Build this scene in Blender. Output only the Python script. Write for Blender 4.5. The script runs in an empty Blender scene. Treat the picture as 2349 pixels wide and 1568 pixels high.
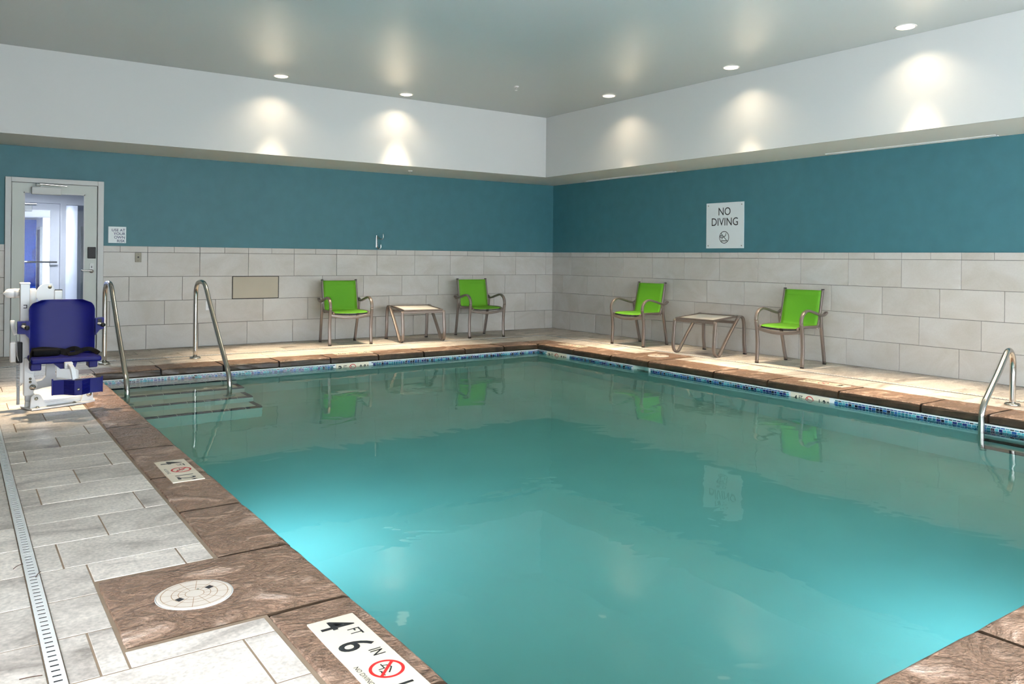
import bpy, bmesh, math, random
from mathutils import Vector, Matrix

# ------------------------------------------------------------------ camera, world, exposure
scene = bpy.context.scene
COL = scene.collection
random.seed(7)
PI = math.pi

CAM = Vector((-8.529, -10.989, 1.206))
YAW, ROLL, FPX = 0.60924, 0.0098, 1835.6
fw = Vector((math.sin(YAW), math.cos(YAW), 0.0))
rt = Vector((math.cos(YAW), -math.sin(YAW), 0.0))
up = Vector((0, 0, 1))
rt2 = rt * math.cos(ROLL) + up * math.sin(ROLL)
up2 = up * math.cos(ROLL) - rt * math.sin(ROLL)
cam_data = bpy.data.cameras.new('camera')
cam = bpy.data.objects.new('camera', cam_data)
COL.objects.link(cam)
cam.matrix_world = Matrix(((rt2.x, up2.x, -fw.x, CAM.x), (rt2.y, up2.y, -fw.y, CAM.y),
                           (rt2.z, up2.z, -fw.z, CAM.z), (0, 0, 0, 1)))
cam_data.sensor_fit = 'HORIZONTAL'
cam_data.sensor_width = 36.0
cam_data.lens = FPX / 2349 * 36.0
cam_data.shift_y = -193.0 / 2349
cam_data.clip_start = 0.05
scene.camera = cam

world = bpy.data.worlds.new('sky')
scene.world = world
world.use_nodes = True
world.node_tree.nodes['Background'].inputs[0].default_value = (0.93, 0.96, 1.0, 1)
world.node_tree.nodes['Background'].inputs[1].default_value = 17.0

DOWNLIGHT = 1.3       # emission of each downlight lens
DOWN_W = 11.0          # watts of each downlight
POOL_LAMP = 36.0       # watts of each underwater lamp
HALL_FILL = 40.0  # base watts of the added hallway fill panels

vs = scene.view_settings
vs.view_transform = 'Standard'
vs.look = 'None'
vs.exposure = 0.18
vs.gamma = 1.0
vs.use_curve_mapping = False
cy = scene.cycles
cy.use_denoising = True
cy.max_bounces = 7
cy.diffuse_bounces = 3
cy.glossy_bounces = 3
cy.transmission_bounces = 5
cy.use_adaptive_sampling = True
cy.adaptive_threshold = 0.15
cy.adaptive_min_samples = 16
cy.transparent_max_bounces = 8
cy.sample_clamp_indirect = 4.0
cy.caustics_reflective = False
cy.caustics_refractive = True

# ------------------------------------------------------------------ materials
def S(r, g, b):
    f = lambda c: (c / 255 / 12.92) if c / 255 <= 0.04045 else ((c / 255 + 0.055) / 1.055) ** 2.4
    return (f(r), f(g), f(b), 1)

def base_mat(name):
    m = bpy.data.materials.new(name)
    m.use_nodes = True
    nt = m.node_tree
    return m, nt, nt.nodes['Principled BSDF']

def plain(name, col, rough=0.5, metal=0.0, bump=0.0, bscale=60.0, spec=0.5, var=0.0):
    m, nt, b = base_mat(name)
    b.inputs['Base Color'].default_value = col
    b.inputs['Roughness'].default_value = rough
    b.inputs['Metallic'].default_value = metal
    b.inputs['Specular IOR Level'].default_value = spec
    if bump or var:
        tc = nt.nodes.new('ShaderNodeTexCoord')
        n = nt.nodes.new('ShaderNodeTexNoise')
        n.inputs['Scale'].default_value = bscale
        n.inputs['Detail'].default_value = 4
        nt.links.new(tc.outputs['Object'], n.inputs['Vector'])
        if bump:
            bp = nt.nodes.new('ShaderNodeBump')
            bp.inputs['Strength'].default_value = bump
            bp.inputs['Distance'].default_value = 0.002
            nt.links.new(n.outputs['Fac'], bp.inputs['Height'])
            nt.links.new(bp.outputs['Normal'], b.inputs['Normal'])
        if var:
            n2 = nt.nodes.new('ShaderNodeTexNoise')
            n2.inputs['Scale'].default_value = bscale * 0.04 + 0.6
            nt.links.new(tc.outputs['Object'], n2.inputs['Vector'])
            r = nt.nodes.new('ShaderNodeValToRGB')
            r.color_ramp.elements[0].position = 0.3
            r.color_ramp.elements[1].position = 0.7
            r.color_ramp.elements[0].color = tuple(c * (1 - var) for c in col[:3]) + (1,)
            r.color_ramp.elements[1].color = tuple(min(1, c * (1 + var)) for c in col[:3]) + (1,)
            nt.links.new(n2.outputs['Fac'], r.inputs['Fac'])
            nt.links.new(r.outputs['Color'], b.inputs['Base Color'])
    return m

def stone(name, cols, scale, stretch, rough, bump, bdist, var, speck=0.0, spec=0.4):
    """veined stone; every object gets its own patch of the pattern"""
    m, nt, b = base_mat(name)
    N, L = nt.nodes.new, nt.links.new
    tc = N('ShaderNodeTexCoord')
    oi = N('ShaderNodeObjectInfo')
    mul = N('ShaderNodeVectorMath'); mul.operation = 'SCALE'
    comb = N('ShaderNodeCombineXYZ')
    for i, k in enumerate((1.0, 0.63, 0.31)):
        mm = N('ShaderNodeMath'); mm.operation = 'MULTIPLY'
        mm.inputs[1].default_value = 61.0 * k
        L(oi.outputs['Random'], mm.inputs[0]); L(mm.outputs[0], comb.inputs[i])
    add = N('ShaderNodeVectorMath'); add.operation = 'ADD'
    L(tc.outputs['Object'], add.inputs[0]); L(comb.outputs[0], add.inputs[1])
    mp = N('ShaderNodeMapping')
    mp.inputs['Scale'].default_value = stretch
    mp.inputs['Rotation'].default_value = (0.15, 0.1, 0.35)
    L(add.outputs[0], mp.inputs['Vector'])
    n1 = N('ShaderNodeTexNoise')
    n1.inputs['Scale'].default_value = scale
    n1.inputs['Detail'].default_value = 5
    n1.inputs['Roughness'].default_value = 0.62
    n1.inputs['Distortion'].default_value = 0.9
    L(mp.outputs[0], n1.inputs['Vector'])
    rp = N('ShaderNodeValToRGB')
    cr = rp.color_ramp
    k = len(cols)
    while len(cr.elements) < k:
        cr.elements.new(0.5)
    for i, (e, c) in enumerate(zip(cr.elements, cols)):
        e.position = 0.30 + 0.42 * i / (k - 1)
        e.color = c
    L(n1.outputs['Fac'], rp.inputs['Fac'])
    n2 = N('ShaderNodeTexNoise')
    n2.inputs['Scale'].default_value = 70
    n2.inputs['Detail'].default_value = 3
    L(add.outputs[0], n2.inputs['Vector'])
    hs = N('ShaderNodeHueSaturation')
    vr = N('ShaderNodeMapRange')
    vr.inputs['To Min'].default_value = 1 - var
    vr.inputs['To Max'].default_value = 1 + var * 0.6
    L(oi.outputs['Random'], vr.inputs['Value'])
    if speck:
        sp = N('ShaderNodeMapRange')
        sp.inputs['From Min'].default_value = 0.25; sp.inputs['From Max'].default_value = 0.75
        sp.inputs['To Min'].default_value = 1 - speck; sp.inputs['To Max'].default_value = 1 + speck
        L(n2.outputs['Fac'], sp.inputs['Value'])
        ml = N('ShaderNodeMath'); ml.operation = 'MULTIPLY'
        L(vr.outputs[0], ml.inputs[0]); L(sp.outputs[0], ml.inputs[1])
        L(ml.outputs[0], hs.inputs['Value'])
    else:
        L(vr.outputs[0], hs.inputs['Value'])
    L(rp.outputs['Color'], hs.inputs['Color'])
    L(hs.outputs['Color'], b.inputs['Base Color'])
    b.inputs['Roughness'].default_value = rough
    b.inputs['Specular IOR Level'].default_value = spec
    if bump:
        mx = N('ShaderNodeMath'); mx.operation = 'MULTIPLY_ADD'; mx.inputs[1].default_value = 0.25
        L(n2.outputs['Fac'], mx.inputs[0]); L(n1.outputs['Fac'], mx.inputs[2])
        bp = N('ShaderNodeBump')
        bp.inputs['Strength'].default_value = bump
        bp.inputs['Distance'].default_value = bdist
        L(mx.outputs[0], bp.inputs['Height']); L(bp.outputs['Normal'], b.inputs['Normal'])
    return m

def emit(name, col, strength):
    m, nt, b = base_mat(name)
    b.inputs['Base Color'].default_value = (0.8, 0.8, 0.8, 1)
    b.inputs['Emission Color'].default_value = col
    b.inputs['Emission Strength'].default_value = strength
    return m

MT = {}
MT['teal'] = plain('teal_wall_paint', (0.043, 0.155, 0.185, 1), 0.55, bump=0.15, bscale=140, var=0.05)
MT['white_paint'] = plain('white_wall_paint', (0.62, 0.63, 0.62, 1), 0.6, bump=0.1, bscale=120)
MT['ceiling'] = plain('satin_ceiling_paint', (0.84, 0.90, 0.90, 1), 0.22, bump=0.25, bscale=2.5, spec=0.9)
_cb = MT['ceiling'].node_tree.nodes['Principled BSDF']
_cb.inputs['Coat Weight'].default_value = 1.0
_cb.inputs['Coat IOR'].default_value = 1.7
_cb.inputs['Coat Roughness'].default_value = 0.2
MT['soffit'] = plain('soffit_paint', (0.86, 0.86, 0.80, 1), 0.5)
MT['wall_tile'] = stone('wall_stone_tile', [S(184, 179, 170), S(194, 190, 184), S(201, 199, 195)], 1.7, (1, 1, 1.5), 0.42, 0.08, 0.002, 0.05, 0.03)
MT['grout'] = plain('grey_grout', (0.20, 0.19, 0.18, 1), 0.9)
MT['deck_tile'] = stone('deck_stone_tile', [S(150, 140, 132), S(204, 194, 185), S(226, 216, 206), S(236, 227, 218)], 2.0, (0.9, 1.8, 1), 0.5, 0.5, 0.004, 0.17, 0.24)
MT['deck_grout'] = plain('beige_deck_grout', S(134, 114, 95), 0.95, bump=0.3)
MT['coping'] = stone('brown_stamped_concrete', [S(84, 64, 52), S(150, 120, 101), S(120, 94, 77), S(172, 142, 123), S(208, 187, 174)], 4.2, (1.0, 1.5, 1.2), 0.42, 1.0, 0.03, 0.10, 0.30)
MT['coping_dark'] = stone('dark_coping_face', [S(40, 30, 22), S(62, 48, 36), S(78, 62, 48)], 5.5, (1, 1, 1), 0.35, 0.6, 0.006, 0.08, 0.15)  # darker coping tone for the lower nose and the joint ends
MT['plaster'] = plain('pool_plaster', S(184, 208, 196), 0.8, bump=0.2, bscale=20, var=0.04)
MT['step_plaster'] = plain('step_plaster', S(240, 240, 224), 0.8, bump=0.2, bscale=20)
MT['navy_tile'] = plain('navy_nosing_tile', (0.012, 0.02, 0.045, 1), 0.3)
MT['white_strip'] = plain('white_tile_strip', (0.8, 0.82, 0.82, 1), 0.3)
MT['marker'] = plain('cream_marker_tile', S(236, 222, 200), 0.4, var=0.03)
MT['ink'] = plain('black_lettering', (0.012, 0.012, 0.014, 1), 0.5)
MT['red'] = plain('red_print', S(196, 30, 30), 0.5)
MT['steel'] = plain('polished_steel', (0.62, 0.60, 0.57, 1), 0.18, 1.0)
MT['satin'] = plain('satin_steel', (0.36, 0.36, 0.35, 1), 0.5, 0.8)
MT['frame'] = plain('taupe_metal_frame', (0.205, 0.17, 0.15, 1), 0.36, 0.5)
MT['black'] = plain('black_plastic', (0.010, 0.010, 0.011, 1), 0.45, spec=0.25)
MT['lime'] = plain('lime_sling_fabric', (0.10, 0.32, 0.006, 1), 0.75, bump=0.4, bscale=300)
MT['sling_white'] = plain('off_white_sling', (0.80, 0.77, 0.72, 1), 0.7, bump=0.3, bscale=300)
MT['blue'] = plain('blue_moulded_plastic', (0.003, 0.004, 0.10, 1), 0.45, spec=0.2)
MT['lift_white'] = plain('white_powder_coat', (0.78, 0.79, 0.80, 1), 0.35)
MT['lift_grey'] = plain('grey_casting', (0.45, 0.47, 0.50, 1), 0.4)
MT['belt'] = plain('black_webbing', (0.006, 0.006, 0.007, 1), 0.8, spec=0.1)
MT['sign'] = plain('white_sign_board', (0.72, 0.78, 0.79, 1), 0.4)
MT['navy_ink'] = plain('navy_lettering', (0.012, 0.02, 0.10, 1), 0.5)
MT['door_paint'] = plain('grey_door_paint', S(190, 196, 190), 0.45)
MT['door_frame'] = plain('grey_door_frame_paint', S(196, 198, 196), 0.45)
MT['hall_white'] = plain('hall_white_paint', (0.78, 0.79, 0.84, 1), 0.6)
MT['brown_door'] = plain('dark_brown_door', (0.05, 0.032, 0.03, 1), 0.45)
MT['plate'] = plain('brushed_plate', (0.20, 0.185, 0.14, 1), 0.5, 0.3)
MT['white_plastic'] = plain('white_plastic', (0.8, 0.8, 0.8, 1), 0.35)
MT['lid'] = plain('cream_plastic_lid', S(226, 214, 202), 0.45, var=0.03)
MT['lid_groove'] = plain('lid_groove_dirt', S(168, 132, 98), 0.8)
MT['drain'] = plain('white_drain_plastic', S(226, 226, 224), 0.45)
MT['dark'] = plain('dark_void', (0.02, 0.02, 0.022, 1), 0.9)
MT['access'] = plain('tan_access_panel', S(172, 163, 144), 0.45, var=0.04)
MT['carpet'] = plain('hall_carpet', (0.08, 0.09, 0.12, 1), 0.95, bump=0.4, bscale=200)
MT['hall_ceiling'] = plain('hall_ceiling_panel', (0.7, 0.7, 0.72, 1), 0.8)
MT['lens'] = emit('lit_downlight_lens', (1.0, 0.86, 0.66, 1), DOWNLIGHT)
MT['hall_fill_lens'] = emit('lit_hall_fill_panel', (0.86, 0.92, 1.0, 1), 2.5)  # glow of the added hallway fill panels
MT['reflector'] = plain('white_reflector', (0.85, 0.83, 0.78, 1), 0.25)

def glass_mat(name, tint):
    m = bpy.data.materials.new(name); m.use_nodes = True
    nt = m.node_tree; nt.nodes.clear()
    o = nt.nodes.new('ShaderNodeOutputMaterial')
    mix = nt.nodes.new('ShaderNodeMixShader')
    t = nt.nodes.new('ShaderNodeBsdfTransparent'); t.inputs[0].default_value = tint
    g = nt.nodes.new('ShaderNodeBsdfGlossy'); g.inputs['Roughness'].default_value = 0.02
    f = nt.nodes.new('ShaderNodeFresnel'); f.inputs['IOR'].default_value = 1.12
    nt.links.new(f.outputs[0], mix.inputs[0]); nt.links.new(t.outputs[0], mix.inputs[1])
    nt.links.new(g.outputs[0], mix.inputs[2]); nt.links.new(mix.outputs[0], o.inputs[0])
    return m
MT['glass'] = glass_mat('clear_glass', (0.95, 0.97, 0.98, 1))

def water_mat():
    m, nt, b = base_mat('pool_water')
    b.inputs['Base Color'].default_value = (1, 1, 1, 1)
    b.inputs['Roughness'].default_value = 0.02
    b.inputs['IOR'].default_value = 1.33
    b.inputs['Transmission Weight'].default_value = 1.0
    tc = nt.nodes.new('ShaderNodeTexCoord')
    n = nt.nodes.new('ShaderNodeTexNoise')
    n.inputs['Scale'].default_value = 1.6
    n.inputs['Detail'].default_value = 3
    n.inputs['Distortion'].default_value = 0.6
    nt.links.new(tc.outputs['Object'], n.inputs['Vector'])
    bp = nt.nodes.new('ShaderNodeBump')
    bp.inputs['Strength'].default_value = 0.08
    bp.inputs['Distance'].default_value = 0.05
    nt.links.new(n.outputs['Fac'], bp.inputs['Height'])
    nt.links.new(bp.outputs['Normal'], b.inputs['Normal'])
    va = nt.nodes.new('ShaderNodeVolumeAbsorption')
    va.inputs['Color'].default_value = (0.31, 0.92, 0.86, 1)
    va.inputs['Density'].default_value = 0.36
    nt.links.new(va.outputs[0], nt.nodes['Material Output'].inputs['Volume'])
    return m
MT['water'] = water_mat()

def mosaic_mat():
    m, nt, b = base_mat('glass_mosaic')
    a = nt.nodes.new('ShaderNodeAttribute'); a.attribute_name = 'tint'
    nt.links.new(a.outputs['Color'], b.inputs['Base Color'])
    b.inputs['Roughness'].default_value = 0.15
    return m
MT['mosaic'] = mosaic_mat()

def mural_mat():
    m, nt, b = base_mat('blue_faceted_mural')
    tc = nt.nodes.new('ShaderNodeTexCoord')
    v = nt.nodes.new('ShaderNodeTexVoronoi')
    v.inputs['Scale'].default_value = 1.3
    v.distance = 'MANHATTAN'
    nt.links.new(tc.outputs['Object'], v.inputs['Vector'])
    bw = nt.nodes.new('ShaderNodeRGBToBW'); nt.links.new(v.outputs['Color'], bw.inputs[0])
    r = nt.nodes.new('ShaderNodeValToRGB')
    r.color_ramp.elements[0].position = 0.3; r.color_ramp.elements[1].position = 0.75
    r.color_ramp.elements[0].color = (0.006, 0.03, 0.26, 1)
    r.color_ramp.elements[1].color = (0.02, 0.11, 0.62, 1)
    nt.links.new(bw.outputs[0], r.inputs['Fac']); nt.links.new(r.outputs['Color'], b.inputs['Base Color'])
    return m
MT['mural'] = mural_mat()

# ------------------------------------------------------------------ geometry helpers
def tag(o, label=None, cat=None, group=None, kind=None):
    if label: o['label'] = label
    if cat: o['category'] = cat
    if group: o['group'] = group
    if kind: o['kind'] = kind
    return o

def link(name, me, m, parent=None, loc=None, smooth=False):
    if m is not None and not me.materials:
        me.materials.append(MT[m] if isinstance(m, str) else m)
    if smooth:
        for p in me.polygons: p.use_smooth = True
    o = bpy.data.objects.new(name, me)
    COL.objects.link(o)
    if parent: o.parent = parent
    if loc is not None: o.location = loc
    return o

def bm_obj(name, bm, m, parent=None, loc=None, smooth=False):
    me = bpy.data.meshes.new(name)
    bmesh.ops.recalc_face_normals(bm, faces=bm.faces)
    bm.to_mesh(me); bm.free()
    return link(name, me, m, parent, loc, smooth)

def empty(name, loc=(0, 0, 0), rz=0.0, parent=None):
    o = bpy.data.objects.new(name, None)
    o.empty_display_size = 0.1
    COL.objects.link(o)
    o.location = loc; o.rotation_euler = (0, 0, rz)
    if parent: o.parent = parent
    return o

def thing(name, label, cat, loc=(0, 0, 0), rz=0.0, group=None):
    return tag(empty(name, loc, rz), label, cat, group)

def abox(bm, x0, x1, y0, y1, z0, z1, bev=0.0, seg=1):
    vs_ = [bm.verts.new(p) for p in ((x0, y0, z0), (x1, y0, z0), (x1, y1, z0), (x0, y1, z0),
                                     (x0, y0, z1), (x1, y0, z1), (x1, y1, z1), (x0, y1, z1))]
    fs = [bm.faces.new([vs_[i] for i in f]) for f in ((3, 2, 1, 0), (4, 5, 6, 7), (0, 1, 5, 4), (1, 2, 6, 5), (2, 3, 7, 6), (3, 0, 4, 7))]
    if bev:
        es = list({e for f in fs for e in f.edges})
        bmesh.ops.bevel(bm, geom=es, offset=bev, segments=seg, affect='EDGES', profile=0.5)

def box_obj(name, x0, x1, y0, y1, z0, z1, m, parent=None, bev=0.0, seg=1, loc=None):
    bm = bmesh.new(); abox(bm, x0, x1, y0, y1, z0, z1, bev, seg)
    return bm_obj(name, bm, m, parent, loc)

def catmull(pts, n=6):
    P = [Vector(p) for p in pts]
    P = [P[0] * 2 - P[1]] + P + [P[-1] * 2 - P[-2]]
    out = []
    for i in range(1, len(P) - 2):
        a, b, c, d = P[i - 1:i + 3]
        for k in range(n):
            t = k / n
            out.append(0.5 * ((2 * b) + (c - a) * t + (2 * a - 5 * b + 4 * c - d) * t * t + (3 * b - a - 3 * c + d) * t ** 3))
    out.append(P[-2])
    return out

def circle(r, n=12):
    return [(r * math.cos(2 * PI * i / n), r * math.sin(2 * PI * i / n)) for i in range(n)]

def rrect(w, h, r=None):
    r = r or min(w, h) * 0.3
    out = []
    for cx_, cy_, a0 in ((w / 2 - r, h / 2 - r, 0), (-w / 2 + r, h / 2 - r, 90), (-w / 2 + r, -h / 2 + r, 180), (w / 2 - r, -h / 2 + r, 270)):
        for k in range(3):
            a = math.radians(a0 + 45 * k)
            out.append((cx_ + r * math.cos(a), cy_ + r * math.sin(a)))
    return out

def sweep(bm, path, prof, ref=(1, 0, 0), cap=True):
    """profile u axis = ref made square to the path, v axis = tangent x u"""
    path = [Vector(p) for p in path]
    rings = []
    u = Vector(ref)
    for i, p in enumerate(path):
        t = (path[min(i + 1, len(path) - 1)] - path[max(i - 1, 0)]).normalized()
        u = (u - t * u.dot(t))
        if u.length < 1e-6: u = t.orthogonal()
        u.normalize()
        v = t.cross(u)
        rings.append([bm.verts.new(p + u * a + v * b) for a, b in prof])
    n = len(prof)
    for a, b in zip(rings, rings[1:]):
        for i in range(n):
            bm.faces.new((a[i], a[(i + 1) % n], b[(i + 1) % n], b[i]))
    if cap:
        bm.faces.new(rings[0][::-1]); bm.faces.new(rings[-1])

def sweep_obj(name, path, prof, m, parent=None, ref=(1, 0, 0), smooth=True):
    bm = bmesh.new(); sweep(bm, path, prof, ref)
    o = bm_obj(name, bm, m, parent)
    if smooth:
        for p in o.data.polygons: p.use_smooth = len(p.vertices) == 4
    return o

def lathe(bm, prof, n=24, axis=(0, 0, 1), org=(0, 0, 0), closed=False):
    ax = Vector(axis).normalized(); e1 = ax.orthogonal().normalized(); e2 = ax.cross(e1)
    rings = []
    for r, h in prof:
        c = Vector(org) + ax * h
        if r < 1e-6: rings.append([bm.verts.new(c)])
        else: rings.append([bm.verts.new(c + (e1 * math.cos(2 * PI * i / n) + e2 * math.sin(2 * PI * i / n)) * r) for i in range(n)])
    for a, b in zip(rings, rings[1:]):
        for i in range(n):
            j = (i + 1) % n
            if len(a) == 1 and len(b) == 1: continue
            if len(a) == 1: bm.faces.new((a[0], b[j], b[i]))
            elif len(b) == 1: bm.faces.new((a[i], a[j], b[0]))
            else: bm.faces.new((a[i], a[j], b[j], b[i]))

def lathe_obj(name, prof, m, parent=None, n=24, axis=(0, 0, 1), org=(0, 0, 0), loc=None, smooth=True):
    bm = bmesh.new(); lathe(bm, prof, n, axis, org)
    return bm_obj(name, bm, m, parent, loc, smooth)

def prism(bm, poly, fn, d0, d1):
    """poly: 2D points, fn(a, b, d) -> point; a solid between d0 and d1"""
    A = [bm.verts.new(fn(a, b, d0)) for a, b in poly]
    B = [bm.verts.new(fn(a, b, d1)) for a, b in poly]
    n = len(poly)
    bm.faces.new(A[::-1]); bm.faces.new(B)
    for i in range(n):
        bm.faces.new((A[i], A[(i + 1) % n], B[(i + 1) % n], B[i]))

def prism_obj(name, poly, fn, d0, d1, m, parent=None, bev=0.0):
    bm = bmesh.new(); prism(bm, poly, fn, d0, d1)
    if bev:
        bmesh.ops.bevel(bm, geom=list(bm.edges), offset=bev, segments=2, affect='EDGES')
    return bm_obj(name, bm, m, parent)

def copy_tree(o, parent=None):
    c = o.copy(); COL.objects.link(c)
    if parent: c.parent = parent
    for ch in list(o.children): copy_tree(ch, c)
    return c

# flat print: everything is drawn in a 2D frame (origin, right, up) and laid proud of its board
class Print:
    def __init__(self, org, right, upv, lift=0.0006):
        self.o, self.r, self.u = Vector(org), Vector(right), Vector(upv)
        self.n = self.r.cross(self.u); self.lift = lift
    def p(self, x, y, d=0.0): return self.o + self.r * x + self.u * y + self.n * (self.lift + d)
    def text(self, name, body, x, y, size, m, parent, bold=0.0, align='CENTER', sx=1.0):
        cu = bpy.data.curves.new('t', 'FONT'); cu.body = body; cu.size = size
        cu.align_x = align; cu.align_y = 'CENTER'; cu.offset = bold; cu.resolution_u = 4
        ob = bpy.data.objects.new('t', cu); COL.objects.link(ob)
        dg = bpy.context.evaluated_depsgraph_get(); dg.update()
        me = bpy.data.meshes.new_from_object(ob.evaluated_get(dg))
        bpy.data.objects.remove(ob); bpy.data.curves.remove(cu)
        me.materials.clear()
        for v in me.vertices: v.co = self.p(x + v.co.x * sx, y + v.co.y)
        me.name = name
        return link(name, me, m, parent)
    def strokes(self, name, lines, w, m, parent):
        bm = bmesh.new()
        for ln in lines:
            for (ax, ay), (bx, by) in zip(ln, ln[1:]):
                d = Vector((bx - ax, by - ay)); L = d.length
                if L < 1e-7: continue
                d /= L; nx, ny = -d.y * w / 2, d.x * w / 2
                ex, ey = d.x * w * 0.3, d.y * w * 0.3
                q = [(ax + nx - ex, ay + ny - ey), (ax - nx - ex, ay - ny - ey), (bx - nx + ex, by - ny + ey), (bx + nx + ex, by + ny + ey)]
                bm.faces.new([bm.verts.new(self.p(*c)) for c in q])
        return bm_obj(name, bm, m, parent)
    def ring(self, name, x, y, r, w, m, parent, slash=None, n=40):
        bm = bmesh.new()
        a = [bm.verts.new(self.p(x + (r) * math.cos(2 * PI * i / n), y + r * math.sin(2 * PI * i / n), 0.0002)) for i in range(n)]
        b = [bm.verts.new(self.p(x + (r - w) * math.cos(2 * PI * i / n), y + (r - w) * math.sin(2 * PI * i / n), 0.0002)) for i in range(n)]
        for i in range(n):
            bm.faces.new((a[i], a[(i + 1) % n], b[(i + 1) % n], b[i]))
        if slash is not None:
            dx, dy = math.cos(slash), math.sin(slash); R = r - w * 0.5; h = w * 0.5
            q = [(x + dx * R - dy * h, y + dy * R + dx * h), (x + dx * R + dy * h, y + dy * R - dx * h), (x - dx * R + dy * h, y - dy * R - dx * h), (x - dx * R - dy * h, y - dy * R + dx * h)]
            bm.faces.new([bm.verts.new(self.p(c[0], c[1], 0.0003)) for c in q])
        return bm_obj(name, bm, m, parent)

# ------------------------------------------------------------------ the room: floor and pool basin
PX0, PX1, PY0, PY1 = -7.355, -1.79, -9.70, -1.98        # inner edges of the coping
CX0, CX1, CY0, CY1 = -7.655, -1.36, -10.02, -1.61       # outer edges of the coping
RX0, RY0 = -10.0, -13.2                                 # room beyond the camera
WZ = -0.125                                             # water level
FZ = -1.32                                              # pool floor

bm = bmesh.new()
for r in ((RX0, CX0, RY0, 0), (CX1, 0, RY0, 0), (CX0, CX1, CY1, 0), (CX0, CX1, RY0, CY0)):
    abox(bm, r[0], r[1], r[2], r[3], -0.25, -0.0022)
floor = tag(bm_obj('floor', bm, 'deck_grout'), kind='structure')

DL0, DL1 = -8.300, -8.256       # slot drain, left run
DF0, DF1 = -1.045, -1.000       # far run
DR0, DR1 = -0.935, -0.890       # right run
PADL = (-8.09, CX0, -8.325, -7.705)
PADR = (CX1, -0.985, -4.16, -3.50)

def subtract(r, h):
    x0, x1, y0, y1 = r; a0, a1, b0, b1 = h
    if a0 >= x1 or a1 <= x0 or b0 >= y1 or b1 <= y0: return [r]
    out = []
    if a0 > x0: out.append((x0, a0, y0, y1)); x0 = a0
    if a1 < x1: out.append((a1, x1, y0, y1)); x1 = a1
    if b0 > y0: out.append((x0, x1, y0, b0))
    if b1 < y1: out.append((x0, x1, b1, y1))
    return out

tile_cache = {}
def slab_mesh(kind, w, h, t, mat, axis):
    """tile of w x h, thickness t, front edges eased. axis: which way the face looks"""
    key = (kind, round(w, 3), round(h, 3), axis)
    if key in tile_cache: return tile_cache[key]
    c = 0.0022
    a, b = w / 2, h / 2
    V, F = [], []
    for (u, v, d) in ((a, b, 0), (a, b, t - c), (a - c, b - c, t)):
        V += [(-u, -v, d), (u, -v, d), (u, v, d), (-u, v, d)]
    for k in (0, 4):
        for i in range(4):
            j = (i + 1) % 4
            F.append((k + i, k + j, k + 4 + j, k + 4 + i))
    F.append((8, 9, 10, 11))
    if axis == 'z': V = [(u, v, d) for u, v, d in V]
    elif axis == '-y': V = [(u, -d, v) for u, v, d in V]
    elif axis == '-x': V = [(-d, -u, v) for u, v, d in V]
    me = bpy.data.meshes.new('tile'); me.from_pydata(V, [], F); me.update()
    me.materials.append(MT[mat])
    tile_cache[key] = me
    return me

def deck_tiles():
    Hc, Lt, g = 0.3155, 0.635, 0.0048
    regs = [(DL1, CX0 - 0.012, -9.7, DF0), (CX0 - 0.012, CX1 + 0.008, CY1 + 0.008, DF0), (CX1 + 0.008, DR0, -9.4, DF0),
            (-9.0, DL0, -9.7, 0), (DL0, 0, DF1, 0), (DR1, 0, -9.4, DF1)]
    n = 0
    for reg in regs:
        k0 = math.floor((reg[2] + 7.5) / Hc) - 1
        k1 = math.ceil((reg[3] + 7.5) / Hc) + 1
        for k in range(k0, k1):
            y0, y1 = -7.5 + k * Hc, -7.5 + (k + 1) * Hc
            sh = (-8.172, -7.972, -7.772)[k % 3]
            for mi in range(-4, 16):
                x0 = sh + mi * Lt; x1 = x0 + Lt
                r = (max(x0, reg[0]), min(x1, reg[1]), max(y0, reg[2]), min(y1, reg[3]))
                if r[1] - r[0] < 0.02 or r[3] - r[2] < 0.02: continue
                pieces = [r]
                for hole in (PADL, PADR):
                    pieces = [q for p in pieces for q in subtract(p, (hole[0] - 0.006, hole[1] + 0.006, hole[2] - 0.006, hole[3] + 0.006))]
                for q in pieces:
                    w, h = q[1] - q[0] - g, q[3] - q[2] - g
                    if w < 0.015 or h < 0.015: continue
                    me = slab_mesh('deck', w, h, 0.012, 'deck_tile', 'z')
                    link('tile', me, None, floor, ((q[0] + q[1]) / 2, (q[2] + q[3]) / 2, -0.0125 + random.uniform(-0.0006, 0.0004)))
                    n += 1
    return n
N_DECK = deck_tiles()

# pool basin -------------------------------------------------------
pool = tag(empty('pool_basin', ((PX0 + PX1) / 2, (PY0 + PY1) / 2, 0)), 'rectangular indoor swimming pool with brown stone coping', None, kind='structure')
pool.location = (0, 0, 0)
WX0, WX1, WY0, WY1 = PX0 - 0.02, PX1 + 0.02, PY0 - 0.02, PY1 + 0.02
SK_R = (-4.155, -3.905)    # skimmer mouth in the right wall (y range)
box_obj('pool_wall', WX0 - 0.2, WX0, WY0 - 0.2, WY1 + 0.2, FZ - 0.2, -0.078, 'plaster', pool)
box_obj('pool_wall', WX0, WX1, WY1, WY1 + 0.2, FZ - 0.2, -0.078, 'plaster', pool)
box_obj('pool_wall', WX0, WX1, WY0 - 0.2, WY0, FZ - 0.2, -0.078, 'plaster', pool)
bm = bmesh.new()
abox(bm, WX1, WX1 + 0.2, WY0 - 0.2, SK_R[0], FZ - 0.2, -0.078)
abox(bm, WX1, WX1 + 0.2, SK_R[1], WY1 + 0.2, FZ - 0.2, -0.078)
abox(bm, WX1, WX1 + 0.2, SK_R[0], SK_R[1], FZ - 0.2, -0.23)
abox(bm, WX1 + 0.18, WX1 + 0.2, SK_R[0], SK_R[1], -0.23, -0.078)
bm_obj('pool_wall', bm, 'plaster', pool)
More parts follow.
